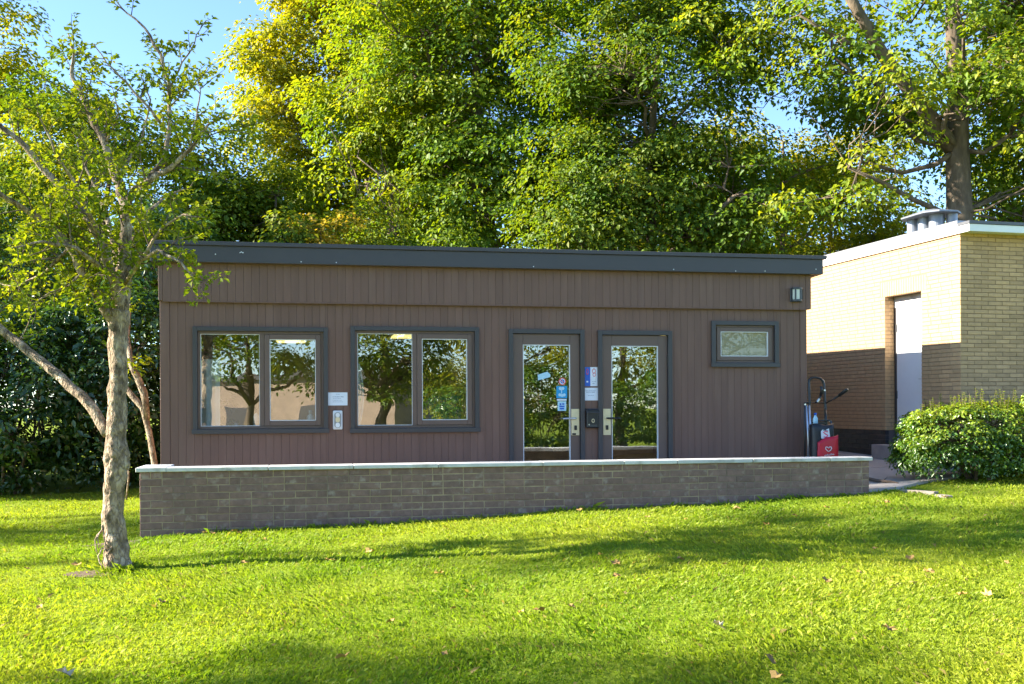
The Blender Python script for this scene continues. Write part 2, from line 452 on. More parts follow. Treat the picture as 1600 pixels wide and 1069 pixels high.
# ------------------------------------------------------------------ brown cabin
cabin = empty('cabin', (*CABIN_O, 0), rad(10.6))
tag(cabin, 'single storey cabin clad in brown vertical boards with dark flat roof edge', 'building')
rng = random.Random(4)
FLOOR = 0.60
X0, X1 = -4.27, 4.02
openings = [(-3.88, -2.33, 1.315, 2.555), (-2.005, -0.45, 1.31, 2.575), (-0.015, 0.92, FLOOR, 2.555), (1.155, 2.105, FLOOR, 2.555), (2.70, 3.595, 2.135, 2.69)]

def holes_boxes(mb, x0, x1, z0, z1, y0, y1, holes):
    xs = sorted({x0, x1, *[h[0] for h in holes], *[h[1] for h in holes]})
    for a, b in zip(xs, xs[1:]):
        mid = (a + b) / 2
        segs = sorted([(h[2], h[3]) for h in holes if h[0] <= mid <= h[1]])
        z = z0
        for lo, hi in segs:
            if lo - z > 1e-4: mb.box(a, b, y0, y1, z, lo)
            z = max(z, hi)
        if z1 - z > 1e-4: mb.box(a, b, y0, y1, z, z1)

mb = MB(); holes_boxes(mb, X0 + 0.02, X1 - 0.02, 0.45, 3.40, 0.021, 0.12, openings)
mb.build('front_wall', M['gasket'], cabin)
mb = MB(); holes_boxes(mb, X0 + 0.12, X1 - 0.12, FLOOR, 2.74, 0.123, 0.135, openings)
mb.build('inner_lining', M['lining'], cabin)
DEEP = 6.2
MB().box(X0, X0 + 0.1, 0.022, DEEP, 0.45, 3.38).build('side_wall', M['board'], cabin)
MB().box(X1 - 0.1, X1, 0.022, DEEP, 0.45, 3.38).build('side_wall', M['board'], cabin)
MB().box(X0, X1, DEEP + 0.001, DEEP + 0.1, 0.45, 3.25).build('back_wall', M['board'], cabin)
MB().box(X0 + 0.101, X1 - 0.101, 0.136, DEEP - 0.001, 0.45, FLOOR - 0.005).build('floor', M['carpet'], cabin)
MB().box(X0 + 0.101, X1 - 0.101, 0.137, DEEP - 0.002, 2.75, 2.80).build('ceiling', M['ceiling'], cabin)
MB().box(X0 + 0.103, X1 - 0.103, DEEP - 0.04, DEEP - 0.003, FLOOR, 2.748).build('inner_lining', M['lining'], cabin)
MB().box(-0.24, -0.16, 0.14, DEEP - 0.05, FLOOR, 2.747).build('partition', M['lining'], cabin)
# roof slab with a slight fall to the back
rf = MB()
rf.add([(-4.31, -0.15, 3.36), (4.11, -0.15, 3.36), (4.11, DEEP + 0.25, 3.20), (-4.31, DEEP + 0.25, 3.20),
        (-4.31, -0.15, 3.54), (4.11, -0.15, 3.54), (4.11, DEEP + 0.25, 3.38), (-4.31, DEEP + 0.25, 3.38)],
       [(0, 3, 2, 1), (4, 5, 6, 7), (0, 1, 5, 4), (1, 2, 6, 5), (2, 3, 7, 6), (3, 0, 4, 7)])
roof = rf.build('roof', M['roof'], cabin)
MB().box(-4.365, 4.185, -0.185, -0.152, 3.335, 3.530, 0.003).build('fascia', M['slate'], cabin)
def sloped_edge(xa, xb, y0, y1, z0, z1, drop):
    m = MB()
    m.add([(xa, y0, z0), (xb, y0, z0), (xb, y1, z0 - drop), (xa, y1, z0 - drop), (xa, y0, z1), (xb, y0, z1), (xb, y1, z1 - drop), (xa, y1, z1 - drop)],
          [(0, 3, 2, 1), (4, 5, 6, 7), (0, 1, 5, 4), (1, 2, 6, 5), (2, 3, 7, 6), (3, 0, 4, 7)])
    return m
sloped_edge(4.112, 4.184, -0.1515, DEEP + 0.27, 3.335, 3.530, 0.16).build('fascia', M['slate'], cabin)
sloped_edge(-4.364, -4.312, -0.1515, DEEP + 0.27, 3.335, 3.530, 0.16).build('fascia', M['slate'], cabin)
MB().box(-4.39, 4.225, -0.215, -0.10, 3.532, 3.580, 0.004).build('roof_edge_trim', M['slate'], cabin)
sloped_edge(4.05, 4.224, -0.0995, DEEP + 0.29, 3.532, 3.580, 0.16).build('roof_edge_trim', M['slate'], cabin)
sloped_edge(-4.389, -4.25, -0.0995, DEEP + 0.29, 3.532, 3.580, 0.16).build('roof_edge_trim', M['slate'], cabin)
MB().box(-4.30, 4.13, -0.1505, 0.02, 3.338, 3.357).build('soffit', M['frame'], cabin)
for sx, sz in ((-3.62, 3.43), (-3.30, 3.455), (-2.2, 3.36), (-2.62, 3.36), (0.25, 3.36), (2.1, 3.36), (2.95, 3.355), (4.08, 3.40), (3.36, 3.362)):
    MB().cyl((sx, -0.185, sz), (sx, -0.190, sz), 0.007, 8).build('screw', M['bead'], cabin)
# little white roof maker's mark on the fascia
mk = MB(); mk.prism([(-3.345, 3.452), (-3.320, 3.470), (-3.295, 3.452), (-3.303, 3.448), (-3.320, 3.460), (-3.337, 3.448)], -0.1885, -0.186)
mk.build('emblem', M['bead'], cabin)

# vertical boards, each one its own piece
PITCH, GAP = 0.0935, 0.0017
def board(x0, x1, z0, z1, y0, y1):
    w, h = x1 - x0 - GAP, z1 - z0
    if w < 0.012 or h < 0.02: return
    key = (round(w, 4), round(h, 4), round(y1 - y0, 4))
    me = board.cache.get(key)
    if me is None:
        c = 0.0013 if w > 0.03 else 0.0
        m = MB()
        t = y1 - y0
        m.add([(0, t, 0), (w, t, 0), (w, c, 0), (w - c, 0, 0), (c, 0, 0), (0, c, 0),
               (0, t, h), (w, t, h), (w, c, h), (w - c, 0, h), (c, 0, h), (0, c, h)],
              [(0, 1, 7, 6), (1, 2, 8, 7), (2, 3, 9, 8), (3, 4, 10, 9), (4, 5, 11, 10), (5, 0, 6, 11), (5, 4, 3, 2, 1, 0), (6, 7, 8, 9, 10, 11)])
        me = m.mesh('board'); me.materials.append(M['board']); board.cache[key] = me
    o = link('board', me, None, cabin, (x0 + GAP / 2, y0 + rng.uniform(-0.0008, 0.0008), z0))
    return o
board.cache = {}
LX0, LX1 = X0 + 0.10, X1 - 0.085
n_b = int(round((LX1 - LX0) / PITCH)); pit = (LX1 - LX0) / n_b
for i in range(n_b):
    a, b = LX0 + i * pit, LX0 + (i + 1) * pit
    xs = sorted({a, b, *[e for h in openings for e in h[:2] if a + 0.016 < e < b - 0.016]})
    for p, q in zip(xs, xs[1:]):
        mid = (p + q) / 2
        segs = sorted([(h[2], h[3]) for h in openings if h[0] <= mid <= h[1]])
        z = 0.50
        for lo, hi in segs:
            board(p, q, z, lo, -0.004, 0.019); z = hi
        board(p, q, z, 2.885, -0.004, 0.019)
UX0, UX1 = X0 - 0.06 + 0.09, 4.068 - 0.075
n_u = int(round((UX1 - UX0) / PITCH)); pit = (UX1 - UX0) / n_u
for i in range(n_u):
    board(UX0 + i * pit, UX0 + (i + 1) * pit, 2.885, 3.336, -0.066, -0.043)
MB().box(X0 - 0.015, 4.06, -0.042, 0.02, 2.887, 3.336).build('upper_backing', M['gasket'], cabin)
for a, b in ((X0 - 0.02, X0 + 0.03 - 0.002), (UX1 + 0.002, 4.068)):
    MB().box(a, b, -0.070, 0.03, 2.882, 3.337, 0.003).build('corner_board', M['board'], cabin)
MB().box(UX0 - 0.001, UX1 + 0.001, -0.069, -0.0425, 2.868, 2.8845, 0.002).build('drip_strip', M['board'], cabin)
for a, b in ((X0 - 0.012, LX0 - 0.002), (LX1 + 0.002, X1 + 0.012)):
    MB().box(a, b, -0.012, 0.06, 0.46, 2.880, 0.003).build('corner_board', M['board'], cabin)

def ring(mb, x0, x1, z0, z1, w, y0, y1, wt=None, wb=None, ch=0.002):
    wt = w if wt is None else wt; wb = w if wb is None else wb
    mb.box(x0, x0 + w, y0, y1, z0, z1, ch); mb.box(x1 - w, x1, y0, y1, z0, z1, ch)
    mb.box(x0 + w + 0.0004, x1 - w - 0.0004, y0 + 0.0006, y1, z1 - wt, z1, ch)
    if wb > 0: mb.box(x0 + w + 0.0004, x1 - w - 0.0004, y0 + 0.0006, y1, z0, z0 + wb, ch)
    return mb

def big_window(x0, x1, z0, z1, split, label):
    """outer slate trim, brown frame, fixed pane on the left and an opening sash on the right"""
    w = MB(); ring(w, x0, x1, z0, z1, 0.052, -0.040, 0.05); w = w.build('window', M['slate'], cabin)
    w['label'] = label
    MB().box(x0 - 0.012, x1 + 0.012, -0.055, -0.0405, z0 - 0.006, z0 + 0.05, 0.003).build('sill', M['slate'], w)
    a, b, lo, hi = x0 + 0.053, x1 - 0.053, z0 + 0.053, z1 - 0.053
    f = MB(); ring(f, a, b, lo, hi, 0.032, 0.004, 0.07); f.box(split - 0.028, split + 0.028, 0.006, 0.068, lo + 0.033, hi - 0.033, 0.002)
    f.build('frame', M['frame'], w)
    g = MB(); ring(g, a + 0.033, split - 0.029, lo + 0.033, hi - 0.033, 0.006, 0.016, 0.05, ch=0); g.build('gasket', M['bead'], w)
    MB().box(a + 0.040, split - 0.036, 0.030, 0.036, lo + 0.040, hi - 0.040).build('pane', M['glass'], w)
    s = MB(); ring(s, split + 0.030, b - 0.034, lo + 0.034, hi - 0.034, 0.060, -0.008, 0.055, ch=0.003); s.build('sash', M['frame'], w)
    g = MB(); ring(g, split + 0.0905, b - 0.0945, lo + 0.0945, hi - 0.0945, 0.008, 0.000, 0.05, ch=0); g.build('gasket', M['bead'], w)
    MB().box(split + 0.099, b - 0.103, 0.026, 0.032, lo + 0.103, hi - 0.103).build('pane', M['glass'], w)
    MB().box(a - 0.02, b + 0.02, 0.10, 0.30, lo - 0.03, lo - 0.002, 0.003).build('inner_sill', M['white'], w)
    return w
big_window(-3.905, -2.305, 1.290, 2.580, -3.095, 'left double window under the tree branch')
big_window(-2.030, -0.425, 1.285, 2.600, -1.235, 'double window next to the glazed doors')
# small high window
w = MB(); ring(w, 2.675, 3.620, 2.110, 2.715, 0.055, -0.040, 0.05); w = w.build('window', M['slate'], cabin); w['label'] = 'small high window near the corner lamp'
MB().box(2.663, 3.632, -0.055, -0.0405, 2.104, 2.158, 0.003).build('sill', M['slate'], w)
f = MB(); ring(f, 2.731, 3.564, 2.166, 2.659, 0.025, 0.004, 0.07); f.build('frame', M['frame'], w)
s = MB(); ring(s, 2.758, 3.537, 2.193, 2.632, 0.055, -0.006, 0.055, ch=0.003); s.build('sash', M['frame'], w)
g = MB(); ring(g, 2.8135, 3.4815, 2.2485, 2.5765, 0.009, 0.0, 0.05, ch=0); g.build('gasket', M['bead'], w)
MB().box(2.823, 3.472, 0.026, 0.032, 2.258, 2.567).build('pane', M['hazy'], w)

def glazed_door(x0, x1, ztop, hinge_left, label):
    d = MB(); ring(d, x0, x1, FLOOR + 0.001, ztop, 0.055, -0.040, 0.06, wb=0); d = d.build('door', M['slate'], cabin); d['label'] = label
    a, b, hi, lo = x0 + 0.058, x1 - 0.058, ztop - 0.060, FLOOR + 0.015
    gl0, gl1 = a + 0.13, b - 0.125
    lf = MB()
    lf.box(a, gl0, 0.000, 0.05, lo, hi, 0.003); lf.box(gl1, b, 0.000, 0.05, lo, hi, 0.003)
    lf.box(gl0 + 0.0005, gl1 - 0.0005, 0.0008, 0.05, hi - 0.135, hi, 0.003); lf.box(gl0 + 0.0005, gl1 - 0.0005, 0.0008, 0.05, lo, lo + 0.16, 0.003)
    lf.build('leaf', M['frame'], d)
    g = MB(); ring(g, gl0 + 0.001, gl1 - 0.001, lo + 0.161, hi - 0.136, 0.009, 0.004, 0.045, ch=0); g.build('gasket', M['bead'], d)
    MB().box(gl0 + 0.010, gl1 - 0.010, 0.022, 0.030, lo + 0.170, hi - 0.145).build('pane', M['doorglass'], d)
    hx = a - 0.004 if hinge_left else b + 0.004
    for hz in (0.9, 1.45, 2.2):
        MB().cyl((hx, -0.012, hz - 0.06), (hx, -0.012, hz + 0.06), 0.010, 8).build('hinge', M['blackmetal'], d)
    sx = b - 0.062 if hinge_left else a + 0.062
    MB().box(sx - 0.052, sx + 0.052, -0.011, -0.001, 1.222, 1.563, 0.003).build('lock_plate', M['brass'], d)
    sgn = -1 if hinge_left else 1
    m = MB()
    m.cyl((sx + 0.0, -0.011, 1.440), (sx, -0.052, 1.440), 0.011, 10)
    m.tube([(sx, -0.050, 1.440), (sx + sgn * 0.02, -0.056, 1.440), (sx + sgn * 0.10, -0.056, 1.441), (sx + sgn * 0.165, -0.054, 1.437), (sx + sgn * 0.172, -0.050, 1.436)], [0.012, 0.0125, 0.011, 0.0105, 0.008], 8)
    h = m.build('handle', M['steel'] if hinge_left else M['blackmetal'], d)
    MB().box(sx - 0.017, sx + 0.017, -0.024, -0.0112, 1.29, 1.35, 0.004).build('lock_cylinder', M['black'], d)
    if hinge_left: MB().box(sx - 0.045, sx + 0.005, -0.020, -0.0112, 1.228, 1.25, 0.003).build('lock_guard', M['black'], d)
    return d
glazed_door(-0.043, 0.948, 2.583, True, 'glazed door with stickers and a steel handle')
glazed_door(1.128, 2.130, 2.575, False, 'glazed door with a black handle')

def at_cabin(s, d, z):
    x, y = w_from_cabin(s, d)
    return (x, y, z)
CRZ = rad(10.6)

# ---- things hanging on the cabin front
def flat_thing(name, label, cat, s, d, z, w, h, mat, th=0.003, group=None):
    o = MB().box(-w / 2, w / 2, -th, 0, -h / 2, h / 2).build(name, mat, None, at_cabin(s, d, z), (0, 0, CRZ))
    return tag(o, label, cat, group)
def bars(parent, rows, mat, th=0.003, name='lettering'):
    m = MB()
    for (x0, x1, z0, z1) in rows: m.box(x0, x1, -th - 0.0012, -th - 0.0002, z0, z1)
    return m.build(name, mat, parent)
def scribble(x0, x1, z, h, seed):
    """word-like row of small strokes"""
    r = random.Random(seed); out = []; x = x0
    while x < x1:
        n = r.randint(2, 6)
        for _ in range(n):
            if x >= x1: break
            ww = r.uniform(0.45, 0.8) * h
            out.append((x, min(x + ww, x1), z - h / 2 * r.uniform(0.55, 1.1), z + h / 2 * r.uniform(0.55, 1.1))); x += ww + 0.16 * h
        x += 0.5 * h
    return out
o = flat_thing('notice_sheet', 'white paper notice between the two double windows', 'notice', -2.187, -0.0055, 1.702, 0.236, 0.160, M['paper'])
bars(o, scribble(-0.022, 0.022, 0.058, 0.008, 1) + scribble(-0.065, 0.07, 0.026, 0.011, 2) + scribble(-0.06, 0.035, 0.004, 0.007, 3) + scribble(-0.065, 0.05, -0.018, 0.006, 4) + scribble(-0.065, 0.065, -0.036, 0.006, 6), M['ink'])
# key safe below it
ks = MB().box(-0.058, 0.058, -0.022, 0, -0.117, 0.117, 0.010).build('key_safe', M['bead'], None, at_cabin(-2.19, -0.0055, 1.442), (0, 0, CRZ))
tag(ks, 'pale metal key safe below the white paper notice', 'key safe')
def stadium(hw, hh, n=10):
    p = []
    for i in range(n + 1): w = math.pi * i / n; p.append((hw * math.cos(w), hh - hw + hw * math.sin(w)))
    for i in range(n + 1): w = math.pi + math.pi * i / n; p.append((hw * math.cos(w), -(hh - hw) + hw * math.sin(w)))
    return p[::-1]
m = MB(); m.prism(stadium(0.040, 0.098), -0.034, -0.0222); m.build('recess', M['zinc'], ks)
m = MB(); m.prism([(x, z + 0.062) for x, z in stadium(0.026, 0.028)], -0.045, -0.0342); m.build('button', M['bead'], ks)
m = MB(); m.prism([(x, z + 0.005) for x, z in stadium(0.027, 0.034)], -0.043, -0.0342); m.build('dial', M['brass'], ks)
m = MB(); m.prism([(x, z - 0.062) for x, z in stadium(0.028, 0.030)], -0.047, -0.0342); m.build('button', M['white'], ks)
# blue and white sign, plain sheet, black mailbox-like lock box between the doors
o = flat_thing('sign_board', 'blue and white sign with red ring marks between the doors', 'sign', 1.034, -0.0055, 1.978, 0.180, 0.245, M['paper'], 0.004)
MB().box(-0.0895, -0.006, -0.0052, -0.0042, -0.122, 0.122).build('blue_half', M['blue'], o)
def loop(cx, cz, rx, rz, wd, y0, y1, n=20):
    m = MB(); out = []
    for i in range(n):
        w = 2 * math.pi * i / n
        for q in (1, 1 - wd): out.append((cx + rx * q * math.cos(w), cz + rz * q * math.sin(w)))
    vs_ = [(x, y0, z) for x, z in out] + [(x, y1, z) for x, z in out]
    fs_ = []
    k = len(out)
    for i in range(n):
        a, b = 2 * i, (2 * i + 2) % k
        fs_ += [(a, a + 1, b + 1, b), (a + k, b + k, b + 1 + k, a + 1 + k), (a, b, b + k, a + k), (a + 1, a + 1 + k, b + 1 + k, b + 1)]
    return m.add(vs_, fs_)
loop(-0.045, 0.062, 0.016, 0.040, 0.35, -0.0065, -0.0054).build('ring_mark', M['redprint'], o)
MB().box(-0.058, -0.034, -0.0064, -0.0054, -0.075, -0.055).build('mark', M['paper'], o)
loop(0.043, 0.072, 0.024, 0.032, 0.26, -0.0058, -0.0044).build('ring_mark', M['redprint'], o)
loop(0.047, 0.026, 0.022, 0.026, 0.26, -0.0060, -0.0045).build('ring_mark', M['redprint'], o)
bars(o, scribble(0.018, 0.07, -0.062, 0.009, 8) + scribble(0.022, 0.05, -0.088, 0.014, 9), M['ink'], 0.004)
o = flat_thing('notice_sheet', 'small white notice under the blue and white sign', 'notice', 1.032, -0.0055, 1.753, 0.205, 0.163, M['paper'])
bars(o, scribble(-0.068, 0.07, 0.042, 0.010, 11) + scribble(-0.06, 0.06, 0.024, 0.010, 12) + scribble(-0.035, 0.045, -0.018, 0.007, 13), M['ink'])
lb = MB().box(-0.082, 0.082, -0.075, 0, -0.118, 0.118, 0.012).build('lock_box', M['black'], None, at_cabin(1.044, -0.0055, 1.435), (0, 0, CRZ))
tag(lb, 'black lock box mounted between the two glazed doors', 'lock box')
m = MB(); m.add([(-0.088, -0.092, 0.070), (0.088, -0.092, 0.070), (0.088, 0.0, 0.119), (-0.088, 0.0, 0.119), (-0.088, -0.096, 0.082), (0.088, -0.096, 0.082), (0.088, 0.0, 0.131), (-0.088, 0.0, 0.131)],
              [(0, 3, 2, 1), (4, 5, 6, 7), (0, 1, 5, 4), (1, 2, 6, 5), (2, 3, 7, 6), (3, 0, 4, 7)]); m.build('lid', M['anthracite'], lb)
loop(0.0, -0.025, 0.020, 0.026, 0.35, -0.0775, -0.0752).build('dial', M['brass'], lb)
MB().box(-0.05, 0.05, -0.0765, -0.0752, -0.10, -0.075).build('name_strip', M['anthracite'], lb)
MB().cyl((-0.055, -0.0752, -0.075), (-0.055, -0.08, -0.075), 0.009, 10).build('screw', M['steel'], lb)
# stickers on the left door's glass (glass front at local y 0.022)
o = MB().cyl((0, 0, 0), (0, -0.0015, 0), 0.050, 24).build('round_sticker', M['paper'], None, at_cabin(0.664, 0.0208, 1.917), (0, 0, CRZ))
tag(o, 'round red ringed sticker at the top of the door stickers', 'sticker')
loop(0, 0, 0.050, 0.050, 0.24, -0.0030, -0.0017).build('red_ring', M['redprint'], o)
loop(0, 0, 0.026, 0.026, 0.5, -0.0030, -0.0017).build('symbol', M['blue'], o)
m = MB(); m.add([(-0.03, -0.0034, 0.024), (-0.024, -0.0034, 0.03), (0.03, -0.0034, -0.024), (0.024, -0.0034, -0.03)], [(0, 3, 2, 1)]); m.build('stroke', M['redprint'], o)
o = flat_thing('blue_sticker', 'bright blue square sticker with white symbols on the door glass', 'sticker', 0.656, 0.0208, 1.780, 0.142, 0.158, M['cyan'], 0.0015)
m = MB()
for cx, cz, rx, rz in ((-0.018, 0.046, 0.022, 0.022), (0.014, 0.046, 0.022, 0.020), (-0.026, -0.036, 0.020, 0.020), (0.004, -0.044, 0.026, 0.018), (0.034, -0.036, 0.018, 0.020)):
    m.prism([(cx + rx * math.cos(-2 * math.pi * i / 14), cz + rz * math.sin(-2 * math.pi * i / 14)) for i in range(14)], -0.0032 - 0.0001 * cx * 100 * 0.01, -0.0017)
m.box(-0.008, 0.004, -0.0031, -0.0017, -0.02, 0.03)
m.build('symbols', M['palecyan'], o)
o = flat_thing('white_strip', 'narrow white strip label under the blue sticker', 'sticker', 0.655, 0.0208, 1.680, 0.128, 0.022, M['paper'], 0.0015)
o = flat_thing('blue_sticker', 'pale blue lettered sticker lowest on the door glass', 'sticker', 0.657, 0.0208, 1.600, 0.112, 0.122, M['palecyan'], 0.0015)
bars(o, [(-0.03, -0.008, 0.012, 0.036), (0.002, 0.032, 0.016, 0.036), (-0.034, 0.034, -0.014, 0.006), (-0.03, 0.03, -0.044, -0.022)], M['blue'], 0.0015)
m = MB(); m.prism([(-0.080, -0.055), (-0.083, 0.018), (0.045, 0.058), (0.083, 0.022), (0.080, -0.012)][::-1], -0.0015, 0)
o = m.build('blue_sticker', M['palecyan'], None, at_cabin(0.424, 0.0208, 1.985), (0, 0, CRZ)); tag(o, 'torn plain pale blue sticker in the middle of the door glass', 'sticker')
# wall lamp
lp = MB().box(-0.085, 0.085, -0.022, 0, -0.095, 0.09, 0.006).build('wall_lamp', M['anthracite'], None, at_cabin(3.848, -0.0665, 3.068), (0, 0, CRZ))
tag(lp, 'dark wall lamp with frosted glass at the cabin corner', 'lamp')
def half_round(r, n=10, y0=-0.022):
    return [(r * math.cos(math.pi + math.pi * i / n), y0 + r * 1.05 * math.sin(math.pi + math.pi * i / n)) for i in range(n + 1)]
m = MB(); m.slab(half_round(0.082), 0.068, 0.092); m.build('cap', M['anthracite'], lp)
m = MB(); m.slab(half_round(0.076), -0.092, -0.066); m.build('base', M['anthracite'], lp)
m = MB(); m.slab(half_round(0.066), -0.0655, 0.0675); m.build('glass', M['lampglass'], lp)
for w in (0.05, 0.30, 0.62, 0.95):
    an = math.pi + math.pi * w
    MB().box(-0.010, 0.010, -0.006, 0.006, -0.0656, 0.0676).build('rib', M['anthracite'], lp, (0.073 * math.cos(an), -0.022 + 0.077 * math.sin(an), 0), (0, 0, an + math.pi / 2))

# ---- things inside the cabin
def inside_light(s, d, label):
    o = MB().box(-0.24, 0.24, -0.62, 0.62, -0.02, 0.0).build('ceiling_light', M['lamp_on'], None, at_cabin(s, d, 2.748), (0, 0, CRZ))
    MB().box(-0.27, 0.27, -0.65, 0.65, 0.0001, 0.0015).build('rim', M['white'], o)
    tag(o, label, 'lamp', 'ceiling lights inside the cabin')
inside_light(-2.78, 3.1, 'lit ceiling panel seen high in the left window')
inside_light(-2.88, 5.0, 'lit ceiling panel farther back in the left window')
inside_light(-1.0, 3.6, 'lit ceiling panel behind the window next to the doors')
inside_light(3.35, 3.6, 'lit ceiling panel behind the small high window')
# white curtain panel, left window
def curtain(s0, s1, d, z0, z1, amp, label, bulge=0.0):
    n = 26; vs_ = []; fs_ = []
    for j in range(2):
        for i in range(n + 1):
            u = i / n
            for k in range(9):
                t = k / 8
                vs_.append((s0 + (s1 - s0) * u + bulge * math.sin(math.pi * t * 0.9) , d + amp * math.sin(u * 14) + 0.004 * j, z0 + (z1 - z0) * t))
    st = (n + 1) * 9
    for i in range(n):
        for k in range(8):
            a = i * 9 + k
            fs_.append((a, a + 9, a + 10, a + 1)); b = a + st; fs_.append((b, b + 1, b + 10, b + 9))
    o = MB().add(vs_, fs_, True).build('curtain', M['white'], None, (*CABIN_O, 0), (0, 0, CRZ))
    return tag(o, label, 'curtain')
curtain(-3.86, -3.62, 0.30, 1.25, 2.20, 0.018, 'white curtain hanging at the edge of the left window')
curtain(-2.02, -1.93, 0.30, 1.25, 2.15, 0.012, 'narrow pale curtain curving behind the window next to the doors', 0.08)
# teal screen and desks
o = MB().box(-0.22, 0.22, -0.02, 0.02, 0, 1.15, 0.006).build('screen_panel', M['teal'], None, at_cabin(-0.75, 0.9, FLOOR), (0, 0, CRZ)); tag(o, 'dark teal partition panel inside the window next to the doors', 'panel')
for i, s in enumerate((-3.2, -1.3)):
    r = empty('desk', at_cabin(s, 1.0, FLOOR), CRZ)
    tag(r, ('pale desk standing behind the left double window', 'pale desk standing behind the window next to the doors')[i], 'desk', 'desks inside the cabin')
    MB().box(-0.7, 0.7, -0.35, 0.35, 0.70, 0.73, 0.003).build('desk_top', M['bead'], r)
    for lx in (-0.65, 0.65):
        for ly in (-0.3, 0.3): MB().box(lx - 0.02, lx + 0.02, ly - 0.02, ly + 0.02, 0, 0.6995).build('leg', M['anthracite'], r)
def bottle(s, d, z, r, h, label, mat, capm):
    m = MB(); m.tube([(0, 0, 0), (0, 0, h * 0.62), (0, 0, h * 0.78), (0, 0, h * 0.80)], [r, r, r * 0.4, r * 0.38], 12)
    o = m.build('bottle', mat, None, at_cabin(s, d, z), (0, 0, CRZ)); tag(o, label, 'bottle', 'bottles on the window sills')
    m = MB(); m.tube([(0, 0, h * 0.80), (0, 0, h)], [r * 0.45, r * 0.42], 10); m.build('cap', capm, o)
bottle(-3.18, 0.21, 1.343, 0.035, 0.24, 'white bottle with dark cap on the sill of the left window', M['white'], M['black'])
bottle(-2.52, 0.21, 1.343, 0.05, 0.22, 'fat white bottle on the sill at the right of the left window', M['white'], M['bead'])
bottle(-3.42, 0.21, 1.343, 0.028, 0.09, 'small grey pot on the sill of the left window', M['zinc'], M['black'])

# ------------------------------------------------------------------ low brown brick wall
wall = empty('brick_wall', (*WALL_O, 0), CRZ)
tag(wall, 'low dark brown brick wall with pale coping in front of the cabin', 'wall')
WX0, WX1, WT, WTOP = -3.873, 4.228, 0.215, 0.945
def wall_ground(s, d=0.0):
    x = WALL_O[0] + s * CB - d * SB; y = WALL_O[1] + s * SB + d * CB
    return float(GA * x + GB * y)
MB().box(WX0 + 0.0045, WX1 - 0.0045, 0.0035, WT - 0.006, 0.05, WTOP - 0.001).build('mortar_core', M['mortar'], wall)
MB().box(WX0 + 0.006, WX0 + WT - 0.006, WT - 0.005, 0.56, 0.05, WTOP - 0.001).build('mortar_core', M['mortar'], wall)
BH, BJ = 0.0668, 0.0079
brick_cache = {}
def brick_mesh(w, h, dep, var):
    key = (round(w, 3), round(h, 3), round(dep, 3), var)
    me = brick_cache.get(key)
    if me is None:
        r = random.Random(hash(key) & 0xffff)
        c = 0.004
        def j(): return r.uniform(-0.0016, 0.0016)
        vs_ = [(0, dep, 0), (w, dep, 0), (w, dep, h), (0, dep, h),
               (0 + j(), c, 0 + j()), (w + j(), c, 0 + j()), (w + j(), c, h + j()), (0 + j(), c, h + j()),
               (c + j(), j() * 0.6, c + j()), (w - c + j(), j() * 0.6, c + j()), (w - c + j(), j() * 0.6, h - c + j()), (c + j(), j() * 0.6, h - c + j())]
        fs_ = [(0, 3, 2, 1), (8, 9, 10, 11), (4, 5, 9, 8), (5, 6, 10, 9), (6, 7, 11, 10), (7, 4, 8, 11),
               (0, 1, 5, 4), (1, 2, 6, 5), (2, 3, 7, 6), (3, 0, 4, 7)]
        me = MB().add(vs_, fs_).mesh('brick'); brick_cache[key] = me
    return me
def add_brick(parent, loc, w, h, dep, mat, rz=0.0, name='brick', var=None):
    me = brick_mesh(w, h, dep, (var if var is not None else rng.randint(0, 5), mat.name))
    return link(name, me, mat, parent, loc, (0, 0, rz))
course = 0
z = WTOP - BH
while z > 0.15:
    x = WX0; first = True
    left_half = course % 2 == 0
    while x < WX1 - 0.01:
        if first: bw = 0.1025 if left_half else 0.215
        else: bw = 0.215 if rng.random() > 0.16 else 0.1025
        if WX1 - (x + bw) < 0.07: bw = WX1 - x
        if z + BH > wall_ground(x + bw / 2) - 0.01:
            jj = 0.007 if not first else 0.0
            add_brick(wall, (x, rng.uniform(-0.0025, 0.002), z), bw, BH, 0.10, M['brick'])
        x += bw + BJ; first = False
    # end faces of the wall and its return on the left
    for e, (ex, rz, y0, y1) in enumerate(((WX1, rad(90), 0.103, WT), (WX0, rad(-90), 0.103, 0.56))):
        y = y0 if e == 0 else y0
        while y < y1 - 0.03:
            bw = min(0.215, y1 - y)
            gz = wall_ground(ex, y)
            if z + BH > gz - 0.01:
                if e == 0: add_brick(wall, (ex, y, z), bw, BH, 0.09, M['brick'], rz)
                else: add_brick(wall, (ex, y + bw, z), bw, BH, 0.09, M['brick'], rz)
            y += bw + BJ
    course += 1
    z -= BH + BJ
# coping slabs
cx = WX0 + 0.285
CZ0, CZ1 = WTOP + 0.002, WTOP + 0.044
MB().box(WX0 - 0.035, WX0 + 0.262, -0.035, 0.60, CZ0 + 0.001, CZ1 + 0.002, 0.004).build('coping_slab', M['coping'], wall)
cx = WX0 + 0.2645
lens = [1.02, 0.88, 0.90, 1.15, 0.92, 0.62, 0.90, 0.95, 9]
for ln in lens:
    e = min(cx + ln, WX1 + 0.035)
    MB().box(cx, e - 0.007, -0.034 + rng.uniform(-0.003, 0.003), WT + 0.036, CZ0, CZ1 + rng.uniform(-0.0015, 0.0015), 0.004).build('coping_slab', M['coping'], wall)
    cx = e
    if cx >= WX1 + 0.03: break

